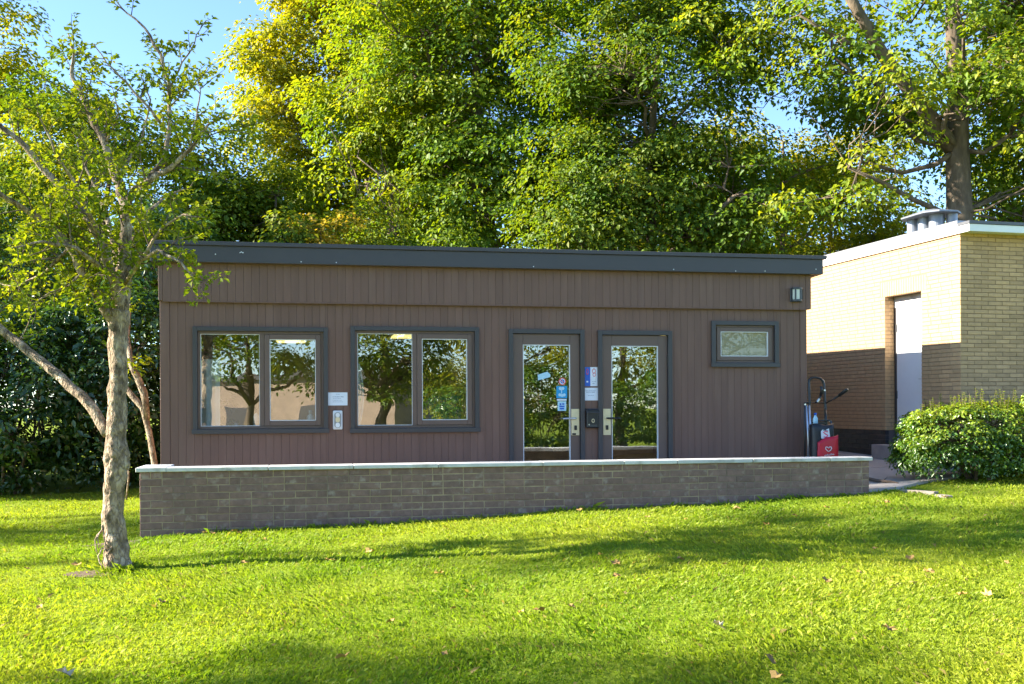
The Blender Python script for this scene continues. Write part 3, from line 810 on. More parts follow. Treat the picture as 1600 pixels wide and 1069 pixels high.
# ------------------------------------------------------------------ yellow brick building
yb = empty('brick_building', (*YB_O, 0), rad(14.5))
tag(yb, 'flat roofed yellow brick building with white door and black plinth', 'building')
YL, YR, YTOP, YPL = 4.8, 5.5, 3.97, 1.20
DY0, DY1, DTOP, REV = 0.857, 1.748, 3.262, 0.165
PITCHZ, YBW, YBJ, YBH = 0.0592, 0.2225, 0.0085, 0.0507
ZB = 0.45
# cores (mortar faces), with the door recess left open
def core(z0, z1, mat, name):
    m = MB()
    m.box(0.006, REV + 0.02, 0.006, DY0 + (-0.0), z0, z1) if False else None
    if z1 > DTOP:
        m.box(0.006, 0.30, 0.006, DY0 - 0.006, z0, z1); m.box(0.006, 0.30, DY1 + 0.006, YL, z0, z1)
        m.box(0.006, 0.30, DY0 - 0.0059, DY1 + 0.0059, DTOP + 0.006, z1)
    else:
        m.box(0.006, 0.30, 0.006, DY0 - 0.006, z0, z1); m.box(0.006, 0.30, DY1 + 0.006, YL, z0, z1)
    m.box(0.3005, YR, 0.006, 0.30, z0, z1)
    m.box(YR - 0.3, YR - 0.001, 0.3005, YL, z0, z1); m.box(0.3005, YR - 0.301, YL - 0.3, YL - 0.001, z0, z1)
    return m.build(name, mat, yb)
core(YPL - 0.002, YTOP + 0.05, M['ymortar'], 'mortar_core')
core(0.30, YPL - 0.003, M['pmortar'], 'plinth_core')
cand = []    # (x, y, z, width, rz, kind, lintel)
nrow = int((YTOP - YPL) / PITCHZ)
YSTEP = YBW + YBJ
def row_left(z, off, h, kind):
    """left wall runs along local y at x=0, bricks face -x"""
    y = -off
    while y < YL:
        a, b = max(y, 0.002), min(y + YBW, YL)
        y += YSTEP
        if b - a < 0.03: continue
        segs = [(a, b)]
        zc = z + h / 2
        if z < DTOP and (kind == 'plinth_brick' or True):
            out = []
            for p, q in segs:
                if q <= DY0 or p >= DY1: out.append((p, q))
                else:
                    if p < DY0 - 0.02: out.append((p, DY0))
                    if q > DY1 + 0.02: out.append((DY1, q))
            segs = out
        elif z < DTOP + 0.235:      # soldier course above the door
            out = []
            for p, q in segs:
                if q <= DY0 - 0.12 or p >= DY1 + 0.12: out.append((p, q))
                else:
                    if p < DY0 - 0.14: out.append((p, DY0 - 0.12))
                    if q > DY1 + 0.14: out.append((DY1 + 0.12, q))
            segs = out
        for p, q in segs:
            if q - p > 0.02: cand.append(((0.0, q, z), q - p, h, rad(-90), kind))
def row_right(z, off, h, kind):
    x = -off
    while x < YR:
        a, b = max(x, 0.003), min(x + YBW, YR)
        x += YSTEP
        if b - a < 0.03: continue
        cand.append(((a, 0.0, z), b - a, h, 0.0, kind))
r2 = random.Random(11)
for i in range(nrow + 1):
    z = YPL + 0.004 + i * PITCHZ
    if z + YBH > YTOP + 0.06: break
    off = (0.0, 0.111, 0.055, 0.166)[i % 4] + 0.001
    row_left(z, off + 0.1065 if i % 2 else off, YBH, 'brick'); row_right(z, (0.111 if i % 2 else 0.0), YBH, 'brick')
PH = 0.0665
for i in range(11):
    z = YPL - 0.003 - (i + 1) * (PH + 0.0085) + 0.0085
    row_left(z, 0.111 if i % 2 else 0.0, PH, 'plinth_brick'); row_right(z, 0.0 if i % 2 else 0.111, PH, 'plinth_brick')
# soldier course
ys = DY0 - 0.12 + 0.004
while ys < DY1 + 0.10:
    cand.append(((0.0, ys + 0.0505, DTOP + 0.004), 0.0505, 0.225, rad(-90), 'brick')); ys += 0.0592
# reveal of the doorway (far jamb faces the camera)
i = 0
z = YPL + 0.004
while z + YBH < DTOP:
    w1 = 0.10 if i % 2 else 0.05
    cand.append(((0.004, DY1, z), w1, YBH, 0.0, 'brick')); cand.append(((0.004 + w1 + YBJ, DY1, z), REV - w1 - YBJ - 0.004, YBH, 0.0, 'brick'))
    z += PITCHZ; i += 1
def world_yb(p): return Vector((*w_from_yb(p[0], p[1]), p[2]))
def px_size(c):
    p = world_yb(c[0]); d = p.y
    if d < 1: return 0
    u = 800 + FPX * p.x / d; v = YH - FPX * (p.z - EYE) / d
    vis = (1262 < u < 1640) and v < (735 if u < 1400 else 650)
    return (1.0 if vis else 0.0) * 1.0 / d + (-0.5 if u > 1600 else 0)
for kind, mat, stuffname in (('brick', M['ybrick'], 'far_bricks'), ('plinth_brick', M['pbrick'], 'far_plinth_bricks')):
    cs = sorted([c for c in cand if c[4] == kind], key=px_size, reverse=True)
    for c in cs[:300]:
        add_brick(yb, (c[0][0], c[0][1], c[0][2]), c[1], c[2], 0.06 if c[1] > 0.01 else 0.03, mat, c[3], kind)
    V, Fc = [], []
    big = MB()
    for c in cs[300:]:
        me = brick_mesh(c[1], c[2], 0.06, (r2.randint(0, 3), mat.name))
        mt = Matrix.Translation(c[0]) @ Matrix.Rotation(c[3], 4, 'Z')
        big.add([mt @ v.co for v in me.vertices], [tuple(p.vertices) for p in me.polygons])
    o = big.build(stuffname, mat, yb); o['kind'] = 'stuff'
# door in the recess
MB().box(REV, REV + 0.04, DY0 + 0.001, DY0 + 0.05, 0.99, DTOP - 0.17, 0.003).build('door_frame', M['zinc'], yb)
MB().box(REV, REV + 0.04, DY1 - 0.05, DY1 - 0.001, 0.99, DTOP - 0.17, 0.003).build('door_frame', M['slate'], yb)
MB().box(REV, REV + 0.04, DY0 + 0.001, DY1 - 0.001, DTOP - 0.169, DTOP - 0.001, 0.003).build('over_panel', M['coping'], yb)
dr = MB().box(REV + 0.008, REV + 0.045, DY0 + 0.051, DY1 - 0.051, 1.0, DTOP - 0.175, 0.003).build('door', M['white'], yb)
m = MB(); m.box(REV + 0.0035, REV + 0.0078, DY0 + 0.11, DY1 - 0.11, 1.08, DTOP - 0.24, 0.002); m.build('panel', M['white'], dr)
for hz in (2.78, 1.75, 1.2): MB().box(REV - 0.006, REV + 0.0078, DY1 - 0.068, DY1 - 0.044, hz - 0.06, hz + 0.06, 0.003).build('hinge', M['anthracite'], dr)
m = MB(); m.tube([(REV + 0.003, DY0 + 0.12, 1.98), (REV - 0.045, DY0 + 0.12, 1.98), (REV - 0.05, DY0 + 0.22, 1.98)], [0.01, 0.01, 0.009], 8); m.build('handle', M['steel'], dr)
MB().box(-0.25, REV + 0.045, DY0 + 0.002, DY1 - 0.002, 0.45, 0.985, 0.004).build('step', M['concrete'], yb)
# roof edges
MB().box(-0.035, -0.003, -0.003, YL, 3.962, 4.095, 0.003).build('fascia', M['white'], yb)
MB().box(-0.045, 0.12, -0.003, YL, 4.0975, 4.145, 0.003).build('roof_flashing', M['zinc'], yb)
MB().box(-0.035, YR + 0.2, -0.235, -0.205, 3.962, 4.060, 0.003).build('fascia', M['white'], yb)
MB().box(-0.0345, -0.006, -0.2045, -0.004, 3.962, 4.060, 0.003).build('fascia', M['white'], yb)
MB().box(-0.004, YR + 0.19, -0.2048, -0.004, 3.972, 3.985).build('soffit', M['bead'], yb)
MB().box(-0.045, YR + 0.22, -0.250, -0.0045, 4.0625, 4.105, 0.003).build('roof_flashing', M['darkzinc'], yb)
MB().box(0.0, YR, -0.0, YL, 4.02, 4.092).build('roof', M['roof'], yb)
# roof vent: three upright ducts under one low hood
vt = empty('roof_vent', (0.52, 1.36, 4.09)); vt.parent = yb
for k, (ax, ay, rr) in enumerate(((-0.05, 0.34, 0.085), (0.0, 0.12, 0.095), (0.03, -0.13, 0.115), (0.2, -0.26, 0.08))):
    MB().cyl((ax, ay, 0), (ax, ay, 0.375), rr, 20).build('duct', M['duct'], vt)
hp = [(-0.28, -0.24), (-0.14, -0.42), (0.16, -0.44), (0.33, -0.30), (0.33, 0.28), (0.12, 0.52), (-0.12, 0.50), (-0.26, 0.34)]
m = MB(); n8 = len(hp)
v8 = [(x, y, 0.376) for x, y in hp] + [(x, y, 0.398) for x, y in hp] + [(x * 0.45, y * 0.45, 0.455) for x, y in hp]
f8 = [tuple(reversed(range(n8))), tuple(range(2 * n8, 3 * n8))]
for i in range(n8):
    k = (i + 1) % n8
    f8 += [(i, k, k + n8, i + n8), (i + n8, k + n8, k + 2 * n8, i + 2 * n8)]
m.add(v8, f8); m.build('hood', M['duct'], vt)

# ------------------------------------------------------------------ hand truck and bags at the corner
TS, TD = 4.055, -0.30
TZ = float(lawn_z(*w_from_cabin(TS, TD))) + 0.03
tr = empty('hand_truck', at_cabin(TS, TD, TZ), CRZ); tr.scale = (1.22, 0.94, 0.94)
tag(tr, 'black tubular hand truck with grip arms leaning by the cabin corner', 'hand truck')
m = MB(); m.tube([(-0.055, 0.06, 0.12), (-0.06, 0.10, 0.7), (-0.065, 0.13, 1.33), (-0.058, 0.135, 1.385), (-0.03, 0.137, 1.41), (0.02, 0.137, 1.415), (0.07, 0.137, 1.405), (0.10, 0.135, 1.37), (0.112, 0.13, 1.32), (0.125, 0.10, 0.7), (0.13, 0.06, 0.12)], 0.0155, 8)
m.build('frame', M['blackmetal'], tr)
m = MB(); m.tube([(-0.155, 0.02, 0.12), (-0.155, 0.03, 0.6), (-0.150, 0.04, 1.03), (-0.145, 0.06, 1.055), (-0.06, 0.10, 1.06), (0.118, 0.12, 1.055)], 0.009, 6); m.build('side_tube', M['blackmetal'], tr)
m = MB(); m.tube([(0.185, 0.05, 0.10), (0.175, 0.05, 0.5), (0.165, 0.06, 0.80), (0.15, 0.08, 0.81), (0.0, 0.10, 0.80)], 0.012, 6); m.build('side_tube', M['anthracite'], tr)
m = MB(); m.box(-0.06, 0.128, 0.075, 0.11, 0.755, 0.785, 0.004); m.build('cross_bar', M['blackmetal'], tr)
m = MB(); m.tube([(0.125, 0.10, 1.055), (0.17, 0.02, 1.10), (0.225, -0.06, 1.165)], [0.011, 0.011, 0.012], 8); m.tube([(0.215, -0.06, 1.160), (0.262, -0.14, 1.235), (0.272, -0.15, 1.250)], [0.021, 0.024, 0.018], 10); m.build('grip_arm', M['black'], tr)
m = MB(); m.tube([(0.0, 0.10, 1.06), (0.022, 0.05, 1.10), (0.03, 0.02, 1.16)], [0.012, 0.012, 0.012], 8); m.tube([(0.03, 0.02, 1.16), (0.035, 0.0, 1.23), (0.022, -0.01, 1.29)], [0.019, 0.018, 0.014], 8); m.build('grip_arm', M['black'], tr)
m = MB(); m.tube([(0.118, 0.10, 0.96), (0.09, 0.02, 0.90), (0.045, -0.06, 0.80)], 0.009, 6); m.build('brace', M['blackmetal'], tr)
m = MB(); m.cyl((0.002, 0.05, 1.07), (0.026, 0.045, 1.115), 0.016, 10); m.build('collar', M['steel'], tr)
for wx in (-0.14, 0.21):
    wv = MB(); wv.cyl((wx - 0.025, 0.14, 0.11), (wx + 0.025, 0.14, 0.11), 0.11, 20); wv = wv.build('wheel', M['rubber'], tr)
    MB().cyl((wx - 0.028, 0.14, 0.11), (wx + 0.028, 0.14, 0.11), 0.06, 14).build('rim', M['steel'], wv)
MB().box(-0.12, 0.19, -0.22, 0.05, 0.015, 0.027, 0.003).build('toe_plate', M['blackmetal'], tr)
for px_, pz_ in ((-0.150, 1.035), (0.112, 1.235), (0.168, 0.80)):
    MB().cyl((px_, 0.02 if px_ < 0 else 0.105, pz_), (px_, 0.03 if px_ < 0 else 0.12, pz_), 0.012, 8).build('bolt', M['steel'], tr)
# black bag on the truck and red bag in front of it
def soft_bag(name, label, x0, x1, y0, y1, z0, z1, mat, seed, parent_loc, notch=0.0):
    bm = bmesh.new()
    nx_, nz_ = 10, 12
    r = random.Random(seed)
    vs_ = {}
    for side, yy in ((0, y0), (1, y1)):
        for i in range(nx_ + 1):
            for k in range(nz_ + 1):
                u, t = i / nx_, k / nz_
                bul = (math.sin(math.pi * u) * math.sin(math.pi * min(1, t * 0.9 + 0.08))) ** 0.4 if 0 < u < 1 else 0.0
                yc = (y0 + y1) / 2
                y = yc + (yy - yc) * (0.35 + 0.65 * bul) + 0.006 * noise.noise((u * 5 + seed, t * 6, side))
                zt = z1 - notch * (1 - u) - 0.012 * math.sin(u * 7 + seed)
                vs_[side, i, k] = bm.verts.new((x0 + (x1 - x0) * u + 0.005 * noise.noise((t * 5, seed, u)), y, z0 + (zt - z0) * t))
    for i in range(nx_):
        for k in range(nz_):
            bm.faces.new([vs_[0, i, k], vs_[0, i + 1, k], vs_[0, i + 1, k + 1], vs_[0, i, k + 1]])
            bm.faces.new([vs_[1, i, k], vs_[1, i, k + 1], vs_[1, i + 1, k + 1], vs_[1, i + 1, k]])
    for k in range(nz_):
        bm.faces.new([vs_[0, 0, k], vs_[0, 0, k + 1], vs_[1, 0, k + 1], vs_[1, 0, k]])
        bm.faces.new([vs_[0, nx_, k], vs_[1, nx_, k], vs_[1, nx_, k + 1], vs_[0, nx_, k + 1]])
    for i in range(nx_):
        for k in (0, nz_):
            q = [vs_[0, i, k], vs_[1, i, k], vs_[1, i + 1, k], vs_[0, i + 1, k]]
            bm.faces.new(q if k == 0 else q[::-1])
    for f in bm.faces: f.smooth = True
    me = bpy.data.meshes.new(name); bm.to_mesh(me); bm.free()
    o = link(name, me, mat, None, parent_loc, (0, 0, CRZ)); o.scale = (1.10, 0.94, 0.97)
    return tag(o, label, 'bag')
bl = at_cabin(TS, TD, TZ)
bb = soft_bag('black_bag', 'black bag with a white sticker standing on the hand truck', -0.140, 0.145, -0.17, 0.02, 0.03, 0.735, M['black'], 3, bl)
st = MB(); st.prism([(-0.05, 0.545), (-0.055, 0.64), (-0.035, 0.665), (0.0, 0.655), (0.045, 0.68), (0.055, 0.60), (0.062, 0.535)], -0.186, -0.178)
st = st.build('sticker', M['paper'], bb)
m = MB(); m.tube([(0.03, -0.187, 0.635), (0.0, -0.187, 0.645), (-0.025, -0.187, 0.628), (0.0, -0.187, 0.605), (0.028, -0.187, 0.590), (0.012, -0.187, 0.565), (-0.022, -0.187, 0.568)], 0.008, 6); m.build('emblem', M['pink'], st)
MB().box(-0.03, 0.035, -0.1875, -0.1862, 0.650, 0.657).build('lettering', M['teal'], st)
rb = soft_bag('red_bag', 'red bag with white heart mark in front of the black bag', -0.115, 0.142, -0.255, -0.19, 0.02, 0.60, M['redbag'], 8, bl, 0.09)
m = MB(); m.tube([(0.005, -0.262, 0.372), (-0.018, -0.262, 0.392), (-0.034, -0.262, 0.415), (-0.026, -0.262, 0.436), (-0.008, -0.262, 0.432), (0.004, -0.262, 0.418), (0.018, -0.262, 0.434), (0.036, -0.262, 0.436), (0.044, -0.262, 0.415), (0.030, -0.262, 0.390), (0.012, -0.262, 0.376)], 0.0055, 6); m.build('heart_mark', M['white'], rb)
pts = [(-0.045 + i * 0.0075, -0.262, 0.318 + (0.010 if i % 2 else -0.004) + i * 0.0009 + (0.007 if i in (5, 11) else 0)) for i in range(17)]
m = MB(); m.tube(pts, 0.0045, 5); m.build('lettering', M['white'], rb)
for k, (pa, pb, lab) in enumerate((((-0.112, 0.035, 0.045), (-0.128, 0.05, 1.02), 'left of the two silver poles standing behind the black bag'), ((-0.080, 0.035, 0.045), (-0.094, 0.05, 1.02), 'right of the two silver poles standing behind the black bag'))):
    m = MB(); mid = tuple((a + b) / 2 + (0.012 if i == 0 else 0) for i, (a, b) in enumerate(zip(pa, pb)))
    m.tube([pa, mid, pb], 0.0125, 8); o = m.build('pole', M['steel'], None, bl, (0, 0, CRZ)); o.scale = (1.22, 0.94, 0.94); tag(o, lab, 'pole', 'silver poles on the hand truck')
m = MB(); m.tube([(-0.025, 0.045, 0.72), (-0.025, 0.045, 0.84), (-0.025, 0.045, 0.87), (-0.025, 0.045, 0.885)], [0.028, 0.028, 0.014, 0.013], 10); o = m.build('spray_bottle', M['palecyan'], None, bl, (0, 0, CRZ)); o.scale = (1.22, 0.94, 0.94); tag(o, 'small pale blue bottle tucked behind the black bag', 'bottle')
m = MB(); m.tube([(-0.025, 0.045, 0.885), (-0.025, 0.045, 0.915)], [0.018, 0.016], 8); m.build('cap', M['blue'], o)

# ------------------------------------------------------------------ vegetation helpers
def unit(a): return a / np.maximum(np.linalg.norm(a, axis=1, keepdims=True), 1e-9)

def leaf_arrays(P, Nn, D, S, width=0.55, fold=0.18, C=None):
    """folded diamond leaves: 4 points, 2 triangles each"""
    Nn = unit(Nn)
    D = D - (D * Nn).sum(1, keepdims=True) * Nn
    D = unit(D)
    W = np.cross(Nn, D)
    S = S[:, None]
    base = P; tip = P + D * S - Nn * S * 0.10
    mid = P + D * S * 0.45
    l = mid + W * S * width / 2 + Nn * S * fold; r = mid - W * S * width / 2 + Nn * S * fold
    V = np.stack([base, r, tip, l], 1).reshape(-1, 3)
    i = np.arange(len(P))[:, None] * 4
    T = np.concatenate([i + np.array([[0, 1, 2]]), i + np.array([[0, 2, 3]])], 1).reshape(-1, 3)
    col = None
    if C is not None: col = np.repeat(np.concatenate([C, np.ones((len(C), 1))], 1), 4, axis=0)
    return V, T, col

def leaf_cols(rs, n, pal, clump_mix, jit=0.22):
    """pal: (k,3) colours; clump_mix in 0..1 chooses along the palette"""
    pal = np.asarray(pal, dtype=float); k = len(pal)
    t = np.clip(clump_mix + rs.normal(0, 0.16, n), 0, 0.999) * (k - 1)
    a = np.floor(t).astype(int); f = (t - a)[:, None]
    c = pal[a] * (1 - f) + pal[np.minimum(a + 1, k - 1)] * f
    return c * (1 + rs.uniform(-jit, jit, (n, 1)))

def clump_leaves(rs, centers, radii, out_dirs, lpc, leaf, pal, mixes, flat=0.6, droop=0.25, width=0.62):
    """leaf sprays: leaves on the upper outer shell of each clump"""
    n = len(centers); N = n * lpc
    c = np.repeat(centers, lpc, 0); r = np.repeat(radii, lpc)[:, None]; o = np.repeat(out_dirs, lpc, 0)
    d = unit(rs.normal(size=(N, 3)))
    d[:, 2] = np.where(d[:, 2] < -0.25, -d[:, 2], d[:, 2])
    q = rs.uniform(0.25, 1.0, (N, 1)) ** 0.5
    off = d * q * r
    off[:, 2] *= flat
    P = c + off + o * r * 0.12
    hz = off.copy(); hz[:, 2] = 0
    P[:, 2] -= droop * (np.linalg.norm(hz, axis=1) ** 2) / np.maximum(r[:, 0], 1e-3)
    Nn = unit(d * 0.55 + o * 0.45 + np.array([0, 0, 0.75]) + rs.normal(0, 0.45, (N, 3)))
    D = unit(d * np.array([1, 1, 0.3]) + np.array([0, 0, -0.45]) + rs.normal(0, 0.5, (N, 3)))
    S = leaf * rs.uniform(0.45, 1.3, N)
    C = leaf_cols(rs, N, pal, np.repeat(mixes, lpc))
    return leaf_arrays(P, Nn, D, S, width, 0.16, C)

def lump(p, s=1.0, seed=0.0):
    return noise.noise((p[0] * s + seed, p[1] * s - seed, p[2] * s + 3 * seed))

def curve_pts(a, b, up, n=6, wob=0.05, rs=None):
    a, b = Vector(a), Vector(b)
    L = (b - a).length
    c = a.lerp(b, 0.5) + Vector((0, 0, up * L))
    out = []
    for i in range(n):
        t = i / (n - 1)
        p = a * (1 - t) ** 2 + c * 2 * t * (1 - t) + b * t * t
        if 0 < i < n - 1 and rs is not None: p = p + Vector(rs.normal(0, wob * L / n * 1.5, 3))
        out.append(p)
    return out

def make_tree(name, label, cat, base, H, tr_r, cc, cr, n_clump, lpc, leaf, pal, seed, group=None, limbs=7, clump_r=(0.5, 0.9), flat=0.6, mat=None, bark=None,
              trunk_pts=None, extra=(), mix=(0.2, 0.8), inner=0.35, zmin=-0.75, mixdir=None, lumpy=0.28, gaps=(), limb_f=0.62, zlow=0.28):
    """trunk with limbs, branches to every leaf spray, and a crown of single leaves. cc, cr: crown centre (relative to the base) and radii"""
    rs = np.random.RandomState(seed)
    bz = float(lawn_z(base[0], base[1]))
    root = empty(name, (base[0], base[1], bz))
    tag(root, label, cat, group)
    cc = np.array(cc, float); cr = np.array(cr, float)
    cen = []
    tries = 0
    while len(cen) < n_clump and tries < n_clump * 30:
        tries += 1
        d = rs.normal(size=3); d /= np.linalg.norm(d)
        if d[2] < zmin: continue
        q = rs.uniform(inner, 1.0) ** 0.55
        l = 1 + lumpy * 2 * lump(d, 1.9, seed * 0.37)
        p = cc + d * cr * q * l
        if p[2] < 0.3: continue
        if lump(p, 0.55, seed) < -0.30: continue                        # holes in the crown
        wp = (base[0] + p[0], base[1] + p[1], bz + p[2])
        if any((wp[0] - g[0]) ** 2 / g[3] ** 2 + (wp[2] - g[1]) ** 2 / g[4] ** 2 < 1 for g in gaps): continue
        cen.append(p)
    cen = np.array(cen); n = len(cen)
    # trunk
    if trunk_pts is None:
        top = np.array([cc[0] * 0.9, cc[1] * 0.9, min(H, cc[2] + cr[2] * 0.75)])
        trunk_pts = []
        for i in range(9):
            t = i / 8
            trunk_pts.append((top[0] * t ** 1.3 + rs.normal(0, 0.05), top[1] * t ** 1.3 + rs.normal(0, 0.05), -0.1 + (top[2] + 0.1) * t))
    K = len(trunk_pts)
    wood = MB()
    tr_rad = [tr_r * (1.25 if i == 0 else 1.0) * (1 - 0.82 * (i / (K - 1)) ** 1.1) for i in range(K)]
    wood.tube(trunk_pts, tr_rad, 10)
    tp = np.array(trunk_pts)
    nodes_p = [Vector(p) for p in trunk_pts if p[2] > 0.25 * H]
    limb_nodes = []
    if n:
        idx = [int(rs.randint(n))]
        dist = np.full(n, 1e9)
        for _ in range(min(limbs, n) - 1):
            dist = np.minimum(dist, np.linalg.norm((cen - cen[idx[-1]]) / cr, axis=1)); idx.append(int(dist.argmax()))
        for k in idx:
            e = cen[k]
            hz = math.hypot(e[0] - tp[:, 0].mean(), e[1] - tp[:, 1].mean())
            zs = min(max(e[2] - hz * 0.9, zlow * H), tp[-1][2] * 0.92)
            j = int(np.abs(tp[:, 2] - zs).argmin())
            pts = curve_pts(trunk_pts[j], e, 0.10, 8, 0.25, rs)
            r0 = min(tr_rad[j] * limb_f, 0.05 + 0.028 * (Vector(e) - Vector(trunk_pts[j])).length)
            wood.tube(pts, [r0 * (1 - 0.85 * i / 7) for i in range(8)], 7)
            limb_nodes += [(p, r0 * (1 - 0.85 * i / 7)) for i, p in enumerate(pts) if i > 1]
    for pl, r0, r1 in extra:
        pl = [Vector((p[0] - base[0], p[1] - base[1], p[2] - bz)) for p in pl]
        wood.tube(pl, [r0 + (r1 - r0) * i / (len(pl) - 1) for i in range(len(pl))], 8)
        limb_nodes += [(p, r1) for p in pl[1:]]
    allp = [(p, tr_rad[-1]) for p in nodes_p] + limb_nodes
    AP = np.array([p[0][:] for p in allp])
    for k in range(n):
        d = np.linalg.norm(AP - cen[k], axis=1) + np.maximum(0, AP[:, 2] - cen[k][2]) * 1.5
        j = int(d.argmin())
        if d[j] < 0.05: continue
        pts = curve_pts(AP[j], cen[k], 0.08, 5, 0.3, rs)
        r0 = min(0.035, max(0.012, allp[j][1] * 0.6), 0.012 + 0.008 * d[j])
        wood.tube(pts, [r0, r0 * 0.8, r0 * 0.6, r0 * 0.4, r0 * 0.25], 4, caps=False)
    wood.build('trunk', bark or M['bark'], root)
    out = unit((cen - cc) / cr)
    radii = rs.uniform(*clump_r, n)
    mx = rs.uniform(mix[0], mix[1], n)
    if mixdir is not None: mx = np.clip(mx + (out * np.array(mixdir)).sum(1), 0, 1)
    V, T, C = clump_leaves(rs, cen, radii, out, lpc, leaf, pal, mx, flat)
    link('crown', np_mesh('crown', V, T, C), mat or M['leaf'], root)
    return root

def make_shrub(name, label, cat, base, cc, cr, n_clump, lpc, leaf, pal, seed, group=None, clump_r=(0.16, 0.30), boxy=1.0, mat=None, mix=(0.1, 0.9), stems=6, shell=0.72, topmix=0.0, shoots=0, leafw=0.55):
    rs = np.random.RandomState(seed)
    bz = float(lawn_z(base[0], base[1]))
    root = empty(name, (base[0], base[1], bz)); tag(root, label, cat, group)
    cc = np.array(cc, float); cr = np.array(cr, float)
    d = unit(rs.normal(size=(n_clump * 2, 3)))
    e = boxy
    dd = d / ((np.abs(d) ** e).sum(1, keepdims=True) ** (1 / e)) if e != 1 else d
    q = rs.uniform(shell, 1.0, (len(d), 1)) ** 0.6
    nz_ = np.array([1 + 0.22 * lump(x, 2.2, seed) for x in d])[:, None]
    cen = cc + dd * cr * q * nz_
    cen = cen[cen[:, 2] > 0.10][:n_clump]
    n = len(cen)
    wood = MB()
    for k in range(stems):
        a = 2 * math.pi * k / stems + rs.uniform(-0.3, 0.3)
        b = (0.12 * cr[0] * math.cos(a), 0.12 * cr[1] * math.sin(a), -0.05)
        wood.tube(curve_pts(b, cc + cr * np.array([0.55 * math.cos(a), 0.55 * math.sin(a), rs.uniform(0, 0.6)]), 0.1, 6, 0.2, rs), [0.02 + 0.006 * cr[2], 0.02, 0.018, 0.014, 0.01, 0.006], 6)
    for k in range(0, n, 2):
        a = cc + (cen[k] - cc) * 0.35
        wood.tube(curve_pts(a, cen[k], 0.06, 4, 0.2, rs), [0.009, 0.007, 0.005, 0.003], 4, caps=False)
    out = unit((cen - cc) / cr)
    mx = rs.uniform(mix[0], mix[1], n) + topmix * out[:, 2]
    V, T, C = clump_leaves(rs, cen, rs.uniform(*clump_r, n), out, lpc, leaf, pal, np.clip(mx, 0, 1), 0.8, 0.1, leafw)
    if shoots:
        # upright young shoots with paired leaves
        tops = cen[np.argsort(-cen[:, 2] + rs.uniform(0, 0.25 * cr[2], n))][:shoots]
        PP, NN, DD, SS = [], [], [], []
        for s in tops:
            L = rs.uniform(0.10, 0.30); lean = np.array([rs.normal(0, 0.12), rs.normal(0, 0.12), 1.0])
            wood.tube([Vector(s), Vector(s + lean * L)], [0.005, 0.002], 4, caps=False)
            for j in range(int(L / 0.022)):
                t = j * 0.022
                a = rs.uniform(0, 6.28)
                for sg in (0, math.pi):
                    dv = np.array([math.cos(a + sg), math.sin(a + sg), 0.9])
                    PP.append(s + lean * t); DD.append(dv); NN.append(np.array([-dv[0] * 0.5, -dv[1] * 0.5, 1.0])); SS.append(leaf * rs.uniform(0.5, 0.85))
        PP, NN, DD, SS = map(np.array, (PP, NN, DD, SS))
        V2, T2, C2 = leaf_arrays(PP, NN, DD, SS, leafw, 0.14, leaf_cols(rs, len(PP), pal, np.full(len(PP), 1.0)))
        T = np.concatenate([T, T2 + len(V)]); V = np.concatenate([V, V2]); C = np.concatenate([C, C2])
    wood.build('stems', M['bark'], root)
    link('foliage', np_mesh('foliage', V, T, C), mat or M['glossleaf'], root)
    return root

G_DARK = [(0.028, 0.070, 0.016), (0.042, 0.098, 0.018), (0.070, 0.135, 0.020)]
G_MID = [(0.066, 0.135, 0.016), (0.125, 0.185, 0.014), (0.225, 0.235, 0.014)]
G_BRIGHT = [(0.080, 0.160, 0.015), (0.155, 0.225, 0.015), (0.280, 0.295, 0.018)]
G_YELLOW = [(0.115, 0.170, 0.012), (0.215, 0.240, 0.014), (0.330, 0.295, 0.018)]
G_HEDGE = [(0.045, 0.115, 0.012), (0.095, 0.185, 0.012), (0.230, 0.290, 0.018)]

# ------------------------------------------------------------------ trees behind the cabin
def P_at(px, py, Y):
    dx, dy = px - 800, py - YH
    return Vector(((dx + ROLL * dy) / FPX * Y, Y, EYE - (dy - ROLL * dx) / FPX * Y))
GT = 'trees standing behind the cabin'
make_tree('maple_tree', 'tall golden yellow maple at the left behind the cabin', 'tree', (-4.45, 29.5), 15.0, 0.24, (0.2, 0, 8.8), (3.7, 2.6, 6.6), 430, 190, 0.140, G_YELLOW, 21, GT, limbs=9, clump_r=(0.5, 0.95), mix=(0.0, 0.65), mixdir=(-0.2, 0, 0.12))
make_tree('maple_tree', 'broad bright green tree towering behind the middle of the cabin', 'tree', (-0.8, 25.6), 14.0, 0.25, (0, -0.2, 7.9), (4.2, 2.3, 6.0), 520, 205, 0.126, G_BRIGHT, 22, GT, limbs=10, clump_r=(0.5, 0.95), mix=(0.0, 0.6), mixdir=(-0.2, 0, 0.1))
make_tree('maple_tree', 'dark green tree with visible trunk behind the glazed doors', 'tree', (2.95, 22.4), 12.0, 0.18, (0.3, -0.2, 6.5), (3.0, 1.8, 4.8), 400, 185, 0.110, G_MID, 23, GT, limbs=10, clump_r=(0.45, 0.9), mix=(0.0, 0.65), lumpy=0.4,
          gaps=[(5.2, 7.9, 0, 0.75, 1.0), (6.3, 8.9, 0, 0.7, 1.6)])
tx = lambda px, py: tuple(P_at(px, py, 20.5))
bz4 = float(lawn_z(8.9, 20.5))
tw = [P_at(1500, 700, 20.5), P_at(1500, 480, 20.5), P_at(1502, 340, 20.5), P_at(1500, 240, 20.5), P_at(1502, 160, 20.5), P_at(1496, 80, 20.5), P_at(1494, 0, 20.5), P_at(1488, -120, 20.5), P_at(1480, -260, 20.5)]
b4 = (tw[0].x, 20.5)
tw = [(p.x - b4[0], p.y - 20.5, p.z - float(lawn_z(*b4))) for p in tw]
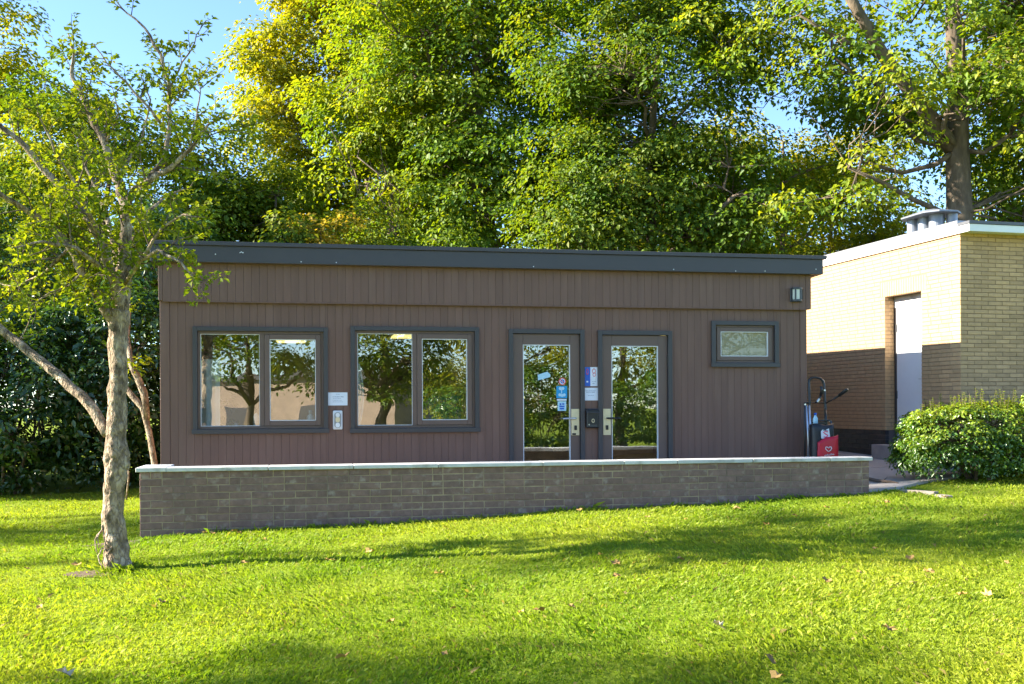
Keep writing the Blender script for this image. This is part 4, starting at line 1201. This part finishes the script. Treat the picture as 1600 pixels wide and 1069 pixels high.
make_tree('plane_tree', 'tall tree with thick bare trunk behind the yellow brick building', 'tree', b4, 13.0, 0.30, (0.0, 0.3, 8.4), (4.0, 2.8, 4.6), 410, 120, 0.125, G_BRIGHT, 24, GT, limbs=9, clump_r=(0.45, 0.85), mix=(0.1, 0.8), trunk_pts=tw, lumpy=0.4, limb_f=0.26, zlow=0.42,
          extra=[([P_at(1492, 240, 20.5), P_at(1462, 195, 20.2), P_at(1418, 135, 19.9), P_at(1385, 92, 19.7), P_at(1350, 30, 19.5), P_at(1318, -30, 19.3)], 0.17, 0.09),
                 ([P_at(1385, 90, 19.7), P_at(1330, 72, 19.5), P_at(1290, 50, 19.4), P_at(1255, 28, 19.3)], 0.05, 0.02),
                 ([P_at(1490, 345, 20.4), P_at(1430, 318, 20.1), P_at(1380, 290, 19.9), P_at(1330, 268, 19.8)], 0.06, 0.03)],
          gaps=[(6.05, 6.7, 0, 0.36, 1.1), (6.6, 8.5, 0, 0.5, 0.6)])
make_tree('broadleaf_tree', 'dense green tree at the far right behind the yellow brick building', 'tree', (13.4, 23.5), 12.5, 0.22, (0, 0, 7.0), (3.6, 2.8, 5.0), 300, 130, 0.135, G_MID, 25, GT, limbs=8, clump_r=(0.5, 0.95), mix=(0.1, 0.8))
make_tree('yellow_tree', 'lower yellow leaved tree between the cabin and the thick trunk', 'tree', (8.4, 32.0), 10.0, 0.18, (0, 0, 5.9), (4.3, 2.6, 3.9), 320, 120, 0.14, G_YELLOW, 26, GT, limbs=8, clump_r=(0.5, 0.95), mix=(0.15, 0.85))
make_tree('yellow_tree', 'tall yellowing tree at the left edge behind the leafy small tree', 'tree', (-14.9, 27.5), 12.5, 0.2, (0, 0, 7.4), (2.9, 2.6, 4.9), 300, 130, 0.145, G_YELLOW, 27, GT, limbs=8, clump_r=(0.5, 0.9), mix=(0.1, 0.8))
make_tree('broadleaf_tree', 'rounded mid green tree left of the cabin roof', 'tree', (-8.4, 21.5), 7.6, 0.15, (0, 0, 4.9), (3.2, 2.6, 2.7), 330, 140, 0.115, G_MID, 28, GT, limbs=8, clump_r=(0.45, 0.85), mix=(0.0, 0.9))
make_tree('broadleaf_tree', 'low green tree just above the left roof edge', 'tree', (-4.7, 20.9), 5.8, 0.12, (0, 0, 3.9), (2.1, 1.5, 1.9), 200, 140, 0.11, G_MID, 29, GT, limbs=6, clump_r=(0.4, 0.75), mix=(0.1, 0.9))
make_tree('autumn_shrub', 'small orange yellow shrub peeping over the cabin roof', 'shrub', (-3.7, 20.3), 4.9, 0.06, (0, 0, 3.9), (0.75, 0.5, 0.8), 34, 120, 0.09, [(0.36, 0.33, 0.03), (0.50, 0.38, 0.05), (0.58, 0.42, 0.12)], 30, None, limbs=4, clump_r=(0.3, 0.5))
GF = 'far trees closing the gaps'
for k, (x, y, h, p, lab) in enumerate(((-19, 36, 10, G_MID, 'far green tree seen through the left gaps'), (-9.5, 37, 8.0, G_YELLOW, 'far yellow tree seen low behind the left trees'), (-2.5, 38, 11, G_MID, 'far green tree hidden behind the golden maple'),
                                      (4.5, 37, 9.5, G_YELLOW, 'far yellow tree glimpsed behind the dark green tree'), (11.0, 36, 9.0, G_BRIGHT, 'far bright tree glimpsed behind the thick trunk'), (18.5, 34, 11, G_MID, 'far green tree at the right edge'))):
    make_tree('far_tree', lab, 'tree', (x, y), h, 0.2, (0, 0, h * 0.55), (4.2, 3.0, h * 0.45), 200, 72, 0.23, p, 60 + k, GF, limbs=6, clump_r=(0.7, 1.3), mix=(0.1, 0.9))

# ------------------------------------------------------------------ dark shrubs at the left
GS = 'dark laurel shrubs along the left edge of the lawn'
for k, (x, y, hh, rx, ry, lab) in enumerate(((-9.3, 15.6, 3.4, 1.5, 1.2, 'dark laurel shrub at the far left edge of the lawn'), (-7.5, 15.3, 2.6, 1.3, 1.0, 'dark laurel shrub behind the forked left limb'),
                                           (-6.1, 15.9, 3.0, 1.15, 1.0, 'dark laurel shrub right behind the pale trunk'), (-8.4, 17.6, 4.4, 1.7, 1.2, 'taller dark shrub rising behind the left laurels'),
                                           (-6.2, 18.2, 4.6, 1.5, 1.2, 'taller dark shrub beside the left end of the cabin'), (-11.2, 16.8, 4.2, 1.5, 1.3, 'tall dark shrub outside the left edge'))):
    make_shrub('laurel_shrub', lab, 'shrub', (x, y), (0, 0, hh * 0.50), (rx, ry, hh * 0.52), 190, 60, 0.105, G_DARK, 40 + k, GS, (0.22, 0.42), mix=(0.0, 0.9))
# slim bare stems beside the cabin corner
sp = empty('sapling', (*P_at(240, 770, 13.6)[:2], 0.35)); tag(sp, 'slim bare stemmed sapling between the pale trunk and the cabin corner', 'tree')
def rel(o, pts): return [p - o.location for p in pts]
m = MB(); m.tube(rel(sp, [P_at(243, 775, 13.6), P_at(241, 720, 13.6), P_at(233, 670, 13.6), P_at(224, 632, 13.6), P_at(206, 612, 13.6), P_at(190, 590, 13.7)]), [0.05, 0.042, 0.04, 0.045, 0.04, 0.03], 7)
m.tube(rel(sp, [P_at(229, 650, 13.6), P_at(226, 610, 13.6), P_at(216, 585, 13.6), P_at(206, 565, 13.65), P_at(200, 520, 13.8), P_at(205, 470, 14.0)]), [0.05, 0.05, 0.048, 0.04, 0.03, 0.02], 7)
m.tube(rel(sp, [P_at(196, 775, 13.4), P_at(200, 740, 13.4), P_at(199, 700, 13.5)]), [0.012, 0.011, 0.006], 5)
m.build('trunk', M['bark_fg'], sp)
rs = np.random.RandomState(5)
cs = np.array([rel(sp, [P_at(px, py, 13.6 + rs.uniform(-.2, .2))])[0][:] for px, py in ((212, 566), (222, 560), (208, 575), (200, 480), (210, 470), (190, 585))])
V, T, C = clump_leaves(rs, cs, np.full(len(cs), 0.14), np.tile([[0, 0, 1.0]], (len(cs), 1)), 26, 0.075, G_BRIGHT, np.full(len(cs), 0.7))
link('crown', np_mesh('crown', V, T, C), M['leaf'], sp)

# ------------------------------------------------------------------ hedge at the right
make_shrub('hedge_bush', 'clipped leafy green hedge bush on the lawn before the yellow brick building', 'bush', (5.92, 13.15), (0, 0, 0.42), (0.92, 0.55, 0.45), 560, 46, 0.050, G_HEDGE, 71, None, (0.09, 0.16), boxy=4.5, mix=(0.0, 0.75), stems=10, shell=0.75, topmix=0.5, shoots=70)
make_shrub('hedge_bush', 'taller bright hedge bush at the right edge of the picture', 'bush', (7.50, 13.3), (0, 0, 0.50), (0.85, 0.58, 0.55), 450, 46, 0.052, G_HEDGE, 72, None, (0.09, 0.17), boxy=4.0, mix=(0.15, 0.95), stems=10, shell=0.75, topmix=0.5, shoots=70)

# ------------------------------------------------------------------ foreground tree
def foreground_tree():
    rs = np.random.RandomState(77)
    YB = 8.91
    base = Vector((-3.39, YB, float(lawn_z(-3.39, YB))))
    root = empty('small_tree', base); tag(root, 'small pale barked tree with sparse leafy crown in front of the wall', 'tree')
    def A(px, py, dy=0.0): return P_at(px, py, YB + dy) - base
    trunk = [(184, 900, 50), (183, 880, 43), (182, 862, 38), (178, 830, 37), (174, 800, 36), (176, 770, 35), (179, 745, 37), (182, 722, 43), (182, 705, 42), (182, 680, 34), (183, 650, 33), (184, 610, 32), (186, 570, 31), (185, 535, 33), (186, 505, 34), (190, 478, 32)]
    # knobbly trunk surface
    pts = [A(x, y) for x, y, w in trunk]; rad_ = [0.86 * w / 2 / FPX * YB for x, y, w in trunk]
    fine, fr = [], []
    for i in range(len(pts) - 1):
        for k in range(9):
            t = k / 9; fine.append(pts[i].lerp(pts[i + 1], t)); fr.append(rad_[i] + (rad_[i + 1] - rad_[i]) * t)
    fine.append(pts[-1]); fr.append(rad_[-1])
    m = MB(); m.tube(fine, fr, 40)
    for i, v in enumerate(m.v):
        ring_i = min(i // 40, len(fine) - 1)
        c = fine[ring_i]; d = Vector(v) - c
        k = 1 + 0.14 * noise.noise(Vector(v) * 8.0) + 0.15 * noise.noise(Vector((v[0] * 24, v[1] * 24, v[2] * 11))) - 0.15 * abs(noise.noise(Vector((v[0] * 40, v[1] * 40, v[2] * 16)))) + 0.05
        hz = v[2]
        if hz < 0.22: k *= 1 + 0.35 * (0.22 - hz) / 0.22 * (0.5 + 0.5 * math.cos(3 * math.atan2(d.y, d.x) + 1))
        m.v[i] = tuple(c + d * k)
    # burl and a knot
    tk = m.build('trunk', M['bark_fg'], root)
    def limb(pl, r0, r1, sides=9):
        P = [A(*p) for p in pl]
        Q = []
        for i in range(len(P) - 1):
            for k in range(3):
                Q.append(P[i].lerp(P[i + 1], k / 3) + (Vector(rs.normal(0, 0.006, 3)) if k else Vector((0, 0, 0))))
        Q.append(P[-1])
        R = [r0 + (r1 - r0) * i / (len(Q) - 1) for i in range(len(Q))]
        return Q, R, sides
    L = []
    L.append(limb([(168, 672, 0), (150, 640, 0.05), (128, 612, 0.1), (80, 570, 0.2), (30, 528, 0.3), (-30, 478, 0.4), (-80, 420, 0.5), (-120, 340, 0.6)], 0.050, 0.030))
    L.append(limb([(188, 505, 0), (172, 488, -0.05), (154, 457, -0.1), (131, 420, -0.15), (112, 380, -0.2), (85, 345, -0.3), (50, 325, -0.4), (10, 300, -0.5), (-30, 270, -0.6)], 0.047, 0.016))
    L.append(limb([(190, 482, 0), (196, 440, 0.05), (198, 395, 0.1), (201, 350, 0.1), (198, 311, 0.1), (185, 274, 0.15), (168, 219, 0.2), (143, 168, 0.25), (118, 114, 0.3), (121, 76, 0.3), (112, 45, 0.3)], 0.068, 0.006))
    L.append(limb([(186, 470, 0), (176, 420, -0.15), (160, 370, -0.2), (126, 316, -0.2), (84, 270, -0.25), (42, 219, -0.3), (0, 185, -0.35), (-40, 150, -0.4)], 0.045, 0.015))
    L.append(limb([(199, 320, 0.1), (212, 292, 0), (240, 274, -0.1), (270, 257, -0.15), (303, 227, -0.2), (330, 190, -0.2), (355, 170, -0.2)], 0.036, 0.006))
    L.append(limb([(236, 275, -0.1), (262, 240, 0), (270, 190, 0.05), (270, 126, 0.1), (257, 80, 0.1), (232, 38, 0.15), (205, 15, 0.15), (186, -8, 0.15)], 0.024, 0.005))
    L.append(limb([(266, 200, 0), (240, 165, -0.1), (202, 122, -0.15), (172, 92, -0.2), (152, 62, -0.2)], 0.014, 0.004))
    L.append(limb([(272, 130, 0.1), (290, 92, 0.1), (310, 62, 0.1), (322, 32, 0.1)], 0.010, 0.003))
    L.append(limb([(300, 232, -0.2), (312, 180, -0.25), (318, 140, -0.3), (312, 112, -0.3)], 0.010, 0.003))
    L.append(limb([(195, 440, 0), (222, 400, -0.3), (250, 385, -0.5), (285, 405, -0.65), (305, 430, -0.7), (325, 462, -0.7)], 0.020, 0.004))
    L.append(limb([(222, 400, -0.3), (255, 352, -0.4), (290, 330, -0.5), (330, 335, -0.6)], 0.016, 0.004))
    L.append(limb([(190, 460, 0), (185, 400, 0.4), (170, 330, 0.8), (140, 260, 1.1), (120, 200, 1.3)], 0.036, 0.006))
    L.append(limb([(170, 420, -0.15), (120, 380, -0.6), (70, 370, -0.9), (20, 380, -1.1)], 0.022, 0.005))
    L.append(limb([(160, 370, -0.2), (130, 300, -0.6), (90, 230, -0.9), (60, 160, -1.0)], 0.020, 0.005))
    L.append(limb([(196, 400, 0.1), (230, 330, 0.5), (262, 300, 0.8), (300, 290, 1.0)], 0.024, 0.005))
    L.append(limb([(112, 380, -0.2), (70, 420, 0.0), (30, 440, 0.1), (-20, 430, 0.2)], 0.016, 0.004))
    L.append(limb([(131, 420, -0.15), (110, 440, -0.3), (80, 450, -0.4), (50, 470, -0.5)], 0.012, 0.003))
    L.append(limb([(30, 528, 0.3), (45, 500, 0.3), (55, 470, 0.35), (50, 440, 0.4)], 0.006, 0.003, 5))
    L.append(limb([(185, 274, 0.15), (225, 215, 0.3), (240, 150, 0.4), (225, 110, 0.4)], 0.014, 0.004))
    L.append(limb([(168, 219, 0.2), (190, 170, 0.1), (180, 130, 0.0)], 0.010, 0.003))
    for Q, R, sd_ in L:
        mm = MB(); mm.tube(Q, R, sd_)
        mm.build('branch', M['bark_fg'], root)
    # twigs with leaves
    tw = MB(); P, Nn, D, S, Mx = [], [], [], [], []
    up = np.array([0, 0, 1.0])
    def leaves_on(a, b, every, spread=0.035):
        a = np.array(a); b = np.array(b); ln = np.linalg.norm(b - a); t_ = (b - a) / max(ln, 1e-6)
        cm = rs.uniform(0.1, 0.95)
        for k in range(max(2, int(ln / every))):
            p = a + t_ * ln * rs.uniform(0.1, 1.05)
            for q in range(rs.randint(2, 5)):
                d = rs.normal(size=3); d -= t_ * d.dot(t_) * 0.6; d /= np.linalg.norm(d)
                P.append(p + d * rs.uniform(0.004, spread)); D.append(d + t_ * 0.6 + up * rs.uniform(-0.5, 0.35)); Nn.append(up * 0.8 + rs.normal(0, 0.55, 3)); S.append(rs.uniform(0.034, 0.066)); Mx.append(cm)
    def twig(p0, d, ln, depth, r):
        p0 = Vector(p0); d = Vector(d).normalized()
        mid = p0 + d * ln * 0.5 + Vector(rs.normal(0, 0.05 * ln, 3)); end = p0 + d * ln + Vector((0, 0, -0.06 * ln)) + Vector(rs.normal(0, 0.06 * ln, 3))
        tw.tube([p0, mid, end], [r, r * 0.7, r * 0.35], 4, caps=False)
        leaves_on(mid, end, 0.034); leaves_on(p0.lerp(mid, 0.4), mid, 0.055)
        if depth > 0:
            for _ in range(rs.randint(2, 4)):
                t = rs.uniform(0.25, 0.95)
                q = p0.lerp(mid, t * 2) if t < 0.5 else mid.lerp(end, t * 2 - 1)
                nd = (d * 0.6 + Vector(rs.normal(0, 0.6, 3)) + Vector((0, 0, 0.12)))
                twig(q, nd, ln * rs.uniform(0.4, 0.65), depth - 1, r * 0.6)
    dens = [0.0, 1.0, 0.6, 0.85, 0.7, 0.45, 0.45, 0.45, 0.4, 0.9, 0.75, 0.7, 1.0, 0.75, 0.65, 1.0, 0.9, 0.4, 0.4, 0.5]
    for (Q, R, _), dn in zip(L, dens):
        n = len(Q)
        for i in range(1, n):
            if R[i] > 0.052: continue
            seg = (Q[i] - Q[i - 1]); ln = seg.length
            cnt = rs.poisson(ln / 0.055 * dn * (0.55 if R[i] > 0.03 else 1.0))
            for _ in range(cnt):
                d = Vector(rs.normal(0, 1, 3)); t_ = seg.normalized(); d = (d - t_ * d.dot(t_)).normalized()
                nd = d * 0.9 + t_ * 0.55 + Vector((0, 0, 0.25))
                big = R[i] > 0.012
                twig(Q[i - 1].lerp(Q[i], rs.uniform(0, 1)), nd, rs.uniform(0.12, 0.26) if not big else rs.uniform(0.20, 0.46), 1 if big else 0, 0.005 if not big else 0.007)
        leaves_on(Q[-2], Q[-1], 0.02)
    # leading limb at far left carries leaves only beyond the frame
    Q, R, _ = L[0]
    for i in range(len(Q) - 8, len(Q)):
        for _ in range(3): twig(Q[i], rs.normal(0, 1, 3) + np.array([0, 0, 0.4]), rs.uniform(0.25, 0.5), 1, 0.007)
    tg_ = tw.build('twigs', M['bark'], root); tg_['kind'] = 'stuff'
    P, Nn, D, S = map(np.array, (P, Nn, D, S))
    cols = leaf_cols(rs, len(P), [(0.105, 0.170, 0.014), (0.170, 0.235, 0.016), (0.265, 0.300, 0.024)], np.array(Mx))
    V, T, C = leaf_arrays(P, Nn, D, S, 0.62, 0.16, cols)
    link('crown', np_mesh('crown', V, T, C), M['leaf'], root)
    # dead suckers at the foot of the trunk
    for pl in ([(170, 800, 0), (158, 815, -0.05), (150, 835, -0.08), (152, 850, -0.1)], [(170, 815, 0), (150, 830, -0.06), (146, 838, -0.1), (150, 860, -0.12)], [(168, 868, -0.05), (158, 850, -0.1), (151, 862, -0.13), (158, 885, -0.15)], [(172, 850, -0.05), (164, 838, -0.1), (160, 858, -0.14), (156, 880, -0.16)], [(175, 845, -0.08), (165, 862, -0.12), (166, 884, -0.15)], [(170, 720, 0), (163, 712, -0.05), (158, 708, -0.06)]):
        Q, R, _ = limb(pl, 0.010, 0.004, 5)
        mm = MB(); mm.tube(Q, R, 5); mm.build('sucker', M['bark_fg'], root)
    # leafy sprig on the trunk
    return root
foreground_tree()

# ------------------------------------------------------------------ trees left of the frame (their shade reaches the lawn) and behind the camera (seen in the panes)
GO = 'trees left of the picture shading the lawn'
for k, (x, y, h, cz, rx, rz, ncl, lab) in enumerate((
        (-15.5, 16.6, 9.0, 5.0, 2.2, 3.4, 130, 'leafy tree shading the dark laurels from the left'),
        (-28.0, 11.6, 18.5, 16.0, 1.4, 2.2, 34, 'tall airy tree far left whose shade streaks the lawn by the wall'),
        (-27.5, 8.4, 19.0, 16.4, 1.3, 2.0, 30, 'tall airy tree far left whose shade streaks the right of the lawn'),
        (-26.0, 4.1, 15.5, 13.2, 1.1, 1.7, 26, 'tall airy tree far left shading the nearest grass'),
        (-27.0, 10.6, 13.5, 11.4, 1.0, 1.2, 22, 'airy tree far left shading the grass by the pale trunk'))):
    make_tree('shade_tree', lab, 'tree', (x, y), h, 0.15, (0, 0, cz), (rx, rx, rz), ncl, 90, 0.14, G_MID, 80 + k, GO, limbs=6, clump_r=(0.4, 0.8))
GR = 'trees behind the camera mirrored in the panes'
for k, (x, y, h, cz, rx, rz, ncl, p, lab) in enumerate((
        (-0.6, -8.5, 7, 4.1, 2.2, 1.9, 80, G_MID, 'tree behind the camera mirrored in the left window'),
        (3.6, -7.6, 7, 3.5, 2.5, 2.7, 140, G_MID, 'tree behind the camera mirrored in the second window'),
        (8.8, -11.0, 6, 2.9, 3.0, 2.8, 150, G_YELLOW, 'yellowing tree behind the camera mirrored in the doors'),
        (14.5, -12.0, 8, 4.2, 3.6, 3.4, 150, G_YELLOW, 'bright tree behind the camera mirrored in the right door'),
        (21.0, -15.0, 8, 4.5, 3.8, 3.6, 120, G_MID, 'tree behind the camera mirrored in the small window'))):
    make_tree('mirrored_tree', lab, 'tree', (x, y), h, 0.22, (0, 0, cz), (rx, rx, rz), ncl, 80, 0.15, p, 100 + k, GR, limbs=6, clump_r=(0.5, 0.9))
hall = empty('hall', (-1.0, -24.0, float(lawn_z(-3, -26))), rad(42)); tag(hall, 'low beige brick hall behind the camera mirrored in the windows', 'building')
MB().box(-9, 10, -6, 0, -0.5, 3.4).build('wall', mat_plain('hall_brick', (0.30, 0.22, 0.17), 0.85, var=0.2, scale=3), hall)
MB().box(-9.2, 10.2, -6.2, 0.25, 3.401, 3.65).build('roof', M['roof'], hall)
for wx in (-6, -2, 2, 6): MB().box(wx - 0.7, wx + 0.7, -0.05, 0.03, 0.9, 2.2).build('window', M['slate'], hall)

for k, (x, y, hh, lab) in enumerate(((5.2, -3.6, 2.2, 'hedge bush behind the camera nearest the left mirrored tree'), (7.8, -4.4, 2.6, 'hedge bush behind the camera mirrored in the left door'), (10.6, -5.0, 2.3, 'hedge bush behind the camera mirrored in the right door'), (13.6, -6.0, 2.8, 'hedge bush behind the camera farthest right'))):
    make_shrub('mirrored_hedge', lab, 'bush', (x, y), (0, 0, hh * 0.5), (1.7, 1.1, hh * 0.52), 130, 50, 0.12, G_HEDGE, 120 + k, GR, (0.25, 0.42), mix=(0.0, 0.9))

# ------------------------------------------------------------------ grass and fallen leaves
def on_lawn(x, y, mrg=0.0):
    s, d = cabin_sd(x, y)
    ok = ~((s > -4.29 - mrg) & (s < 3.94 + mrg) & (d > -1.90 - mrg) & (d < 7))
    yx, yy = yb_xy(x, y)
    ok &= ~((yx > -0.05) & (yy > -0.02))
    inside = np.zeros(len(x), bool)
    n = len(PATH)
    for i in range(n):
        (x0, y0), (x1, y1) = PATH[i], PATH[(i + 1) % n]
        c = ((y0 > y) != (y1 > y)) & (x < (x1 - x0) * (y - y0) / (y1 - y0 + 1e-12) + x0)
        inside ^= c
    return ok & ~inside

rs = np.random.RandomState(9)
def grass_blades():
    XS, YS = [], []
    for (y0, y1, dens) in ((4.3, 6.0, 11800), (6.0, 7.5, 8800), (7.5, 9.5, 6400), (9.5, 12.0, 4800), (12.0, 16.0, 2300)):
        hw = 0.52 * y1 + 2.1
        n = int(2 * hw * (y1 - y0) * dens)
        x = rs.uniform(-hw, hw, n); y = rs.uniform(y0, y1, n)
        # tufts: thin and thick places
        t = np.sin(x * 9.1 + 2.3 * np.sin(y * 5.3)) * np.sin(y * 8.3 + 1.7 * np.sin(x * 4.1)) 
        keep = rs.uniform(0, 1, n) < 0.72 + 0.28 * t
        bare = ((x + 3.55) ** 2 / 0.26 ** 2 + (y - 8.78) ** 2 / 0.18 ** 2) < 1
        keep &= ~(bare & (rs.uniform(0, 1, n) < 0.55))
        keep &= (np.abs(x) < 0.52 * y + 2.1)
        keep &= ~((y > 15.2) & (x < -4))
        x, y = x[keep], y[keep]
        k = on_lawn(x, y); XS.append(x[k]); YS.append(y[k])
    x = np.concatenate(XS); y = np.concatenate(YS); n0 = len(x)
    # unmown fringe along the wall foot and round the trunk
    fs_ = rs.uniform(-4.35, 4.0, 2600); fd = -1.905 - np.abs(rs.normal(0, 0.05, 2600))
    fx = fs_ * CB - fd * SB; fy = CABIN_O[1] + fs_ * SB + fd * CB
    keepf = (np.sin(fs_ * 5.1) + np.sin(fs_ * 12.7 + 1) + rs.uniform(-1, 1, 2600)) > -0.2
    ta = rs.uniform(0, 2 * np.pi, 1500); tq = 0.10 + np.abs(rs.normal(0, 0.07, 1500))
    x = np.concatenate([x, fx[keepf], -3.39 + tq * np.cos(ta)]); y = np.concatenate([y, fy[keepf], 8.91 + tq * np.sin(ta)]); n = len(x)
    longer = np.ones(n); longer[n0:] = rs.uniform(1.0, 2.0, n - n0)
    z = lawn_z(x, y) - 0.004
    tuft = 0.5 + 0.5 * np.sin(x * 3.7 + 1.3 * np.sin(y * 2.9)) * np.sin(y * 3.1 + 1.1 * np.sin(x * 2.2 + 1))
    h = rs.gamma(6.0, 0.0040, n).clip(0.010, 0.055) * (0.75 + 0.5 * tuft) * longer
    wd = (0.0013 + 0.00020 * (y - 4)) * rs.uniform(0.8, 1.5, n)
    a = rs.uniform(0, 2 * np.pi, n); tilt = rs.uniform(0.12, 0.95, n)
    comb_x = 0.25 * np.sin(x * 1.1 + y * 1.7)
    dx = np.cos(a) * tilt + comb_x; dy = np.sin(a) * tilt
    b = rs.uniform(0, 2 * np.pi, n)
    wx, wy = np.cos(b) * wd, np.sin(b) * wd
    mid = np.stack([x + dx * h * 0.35, y + dy * h * 0.35, z + h * 0.62], 1)
    tip = np.stack([x + dx * h * 1.05, y + dy * h * 1.05, z + h * (1.05 - 0.35 * tilt)], 1)
    l = np.stack([x - wx, y - wy, z], 1); r = np.stack([x + wx, y + wy, z], 1)
    V = np.stack([l, r, mid + np.stack([wx, wy, 0 * wx], 1) * 0.9, tip], 1).reshape(-1, 3)
    i = np.arange(n)[:, None] * 4
    T = np.concatenate([i + np.array([[0, 1, 2]]), i + np.array([[0, 2, 3]])], 1).reshape(-1, 3)
    pal = np.array([(0.132, 0.212, 0.014), (0.215, 0.275, 0.018), (0.325, 0.345, 0.034)])
    mixv = np.clip(0.45 + 0.28 * np.sin(x * 0.9 + 1.9 * np.sin(y * 0.7)) + 0.16 * np.sin(x * 3.3 - y * 2.6), 0, 1)
    C = leaf_cols(rs, n, pal, mixv, 0.25)
    dry = rs.uniform(0, 1, n) < 0.035
    C[dry] = np.array([0.26, 0.20, 0.07]) * rs.uniform(0.7, 1.2, (dry.sum(), 1))
    C4 = np.repeat(np.concatenate([C, np.ones((n, 1))], 1), 4, axis=0)
    print('grass blades', n)
    return np_mesh('grass', V, T, C4)
grass = link('grass', grass_blades(), M['grass'])
tag(grass, 'short mown grass blades covering the lawn', 'grass', None, 'stuff')

# bare soil round the trunk and along the wall foot
def soil_patch(px, py, rx, ry, label, seed):
    kx = px; ky = py
    r = random.Random(seed)
    n = 18; poly = []
    for i in range(n):
        a = 2 * math.pi * i / n; q = r.uniform(0.7, 1.15)
        poly.append((kx + rx * q * math.cos(a), ky + ry * q * math.sin(a)))
    m = MB(); c = len(poly)
    vs_ = [(x, y, float(lawn_z(x, y)) + 0.004) for x, y in poly] + [(kx, ky, float(lawn_z(kx, ky)) + 0.022)]
    m.add(vs_, [(i, (i + 1) % c, c) for i in range(c)], True)
    o = m.build('soil', M['soil'], None); tag(o, label, None, None, 'structure')
soil_patch(-3.55, 8.78, 0.26, 0.18, 'bare soil round the foot of the pale trunk', 2)
soil_patch(-3.95, 10.30, 0.30, 0.16, 'bare soil at the left foot of the brick wall', 3)

def leaf_shape(seed):
    r = random.Random(seed)
    n = 10; vs_ = [(0, 0, 0.004)]
    for i in range(n):
        a = 2 * math.pi * i / n
        q = (1.0 if i % 2 == 0 else 0.62) * r.uniform(0.8, 1.15)
        vs_.append((0.036 * q * math.cos(a), 0.028 * q * math.sin(a), 0.016 * r.uniform(-0.2, 1.2)))
    fs_ = [(0, i + 1, (i + 1) % n + 1) for i in range(n)]
    m = MB(); m.add(vs_, fs_)
    m.add([(x, y, z - 0.0015) for x, y, z in vs_], [f[::-1] for f in fs_])
    return m.mesh('fallen_leaf')
lms = [leaf_shape(k) for k in range(6)]
for me in lms: me.materials.append(M['deadleaf'])
def ground_at(px, py):
    dx, dy = px - 800, py - YH
    kx, kz = (dx + ROLL * dy) / FPX, -(dy - ROLL * dx) / FPX
    Y = EYE / (GA * kx + GB - kz)
    return kx * Y, Y
spots = [(608, 975), (936, 875), (961, 905), (1196, 826), (1070, 816), (1340, 905), (1420, 881), (1365, 866), (1540, 945), (1500, 948), (1210, 1064), (1200, 1040), (512, 878), (575, 862), (683, 900), (705, 955), (380, 882), (118, 880), (78, 818), (412, 846), (318, 834), (372, 835), (960, 888), (1290, 922), (1130, 893), (1240, 812), (1385, 795), (1475, 788), (40, 884), (690, 1030), (840, 955), (1060, 885), (1450, 905), (1570, 890), (812, 958), (890, 950), (250, 945), (60, 945), (1010, 815), (905, 806), (1150, 800), (1290, 800), (1385, 1000), (530, 1040), (310, 830), (330, 836), (364, 832)]
r = random.Random(3)
for (px, py) in spots:
    x, y = ground_at(px, py)
    o = link('fallen_leaf', lms[r.randint(0, 5)], None, None, (x, y, float(lawn_z(x, y)) + 0.030), (r.uniform(-0.35, 0.35), r.uniform(-0.35, 0.35), r.uniform(0, 6.28)))
    s_ = r.uniform(0.75, 1.4); o.scale = (s_, s_, s_)
    tag(o, 'small dry brown leaf lying on the lawn grass', 'leaf', 'fallen leaves on the lawn')
for (px, py, lab) in ((1119, 992, 'pale crumpled leaf on the sunny lawn below the right door'), (97, 1055, 'large pale curled leaf at the bottom left corner')):
    x, y = ground_at(px, py)
    o = link('fallen_leaf', leaf_shape(40), mat_plain('pale_dead_leaf', (0.52, 0.42, 0.30), 0.8, var=0.25, scale=20), None, (x, y, float(lawn_z(x, y)) + 0.035), (0.3, 0.2, 1.0)); o.scale = (1.5, 1.5, 2.2)
    tag(o, lab, 'leaf')
# dark stick on the path
m = MB(); pts = []
for (px, py) in ((1347, 757), (1358, 758), (1366, 760), (1378, 762), (1392, 763), (1402, 765)):
    x, y = ground_at(px, py); pts.append((x, y, float(lawn_z(x, y)) + 0.03))
m.tube(pts, [0.02, 0.024, 0.022, 0.018, 0.015, 0.008], 6)
m.tube([pts[3], (pts[3][0] + 0.08, pts[3][1] + 0.05, pts[3][2] + 0.05)], [0.008, 0.003], 5)
tag(m.build('fallen_branch', M['stick'], None), 'dark stick lying on the concrete path beside the wall end', 'stick')
# pale kerb stones in the grass at the right
for k, (a, b, lab) in enumerate((((1408, 776), (1462, 781), 'pale kerb stone in the grass next to the path'), ((1464, 783), (1482, 786), 'short kerb stone right of the first kerb stone'))):
    p, q = ground_at(*a), ground_at(*b)
    v = Vector((q[0] - p[0], q[1] - p[1])); ln = v.length
    o = MB().box(0, ln, -0.05, 0.05, -0.08, 0.026, 0.008).build('kerb_stone', M['soil'] if False else M['kerb'], None, (p[0], p[1], float(lawn_z(*p))), (0, 0, math.atan2(v.y, v.x)))
    tag(o, lab, 'kerb')
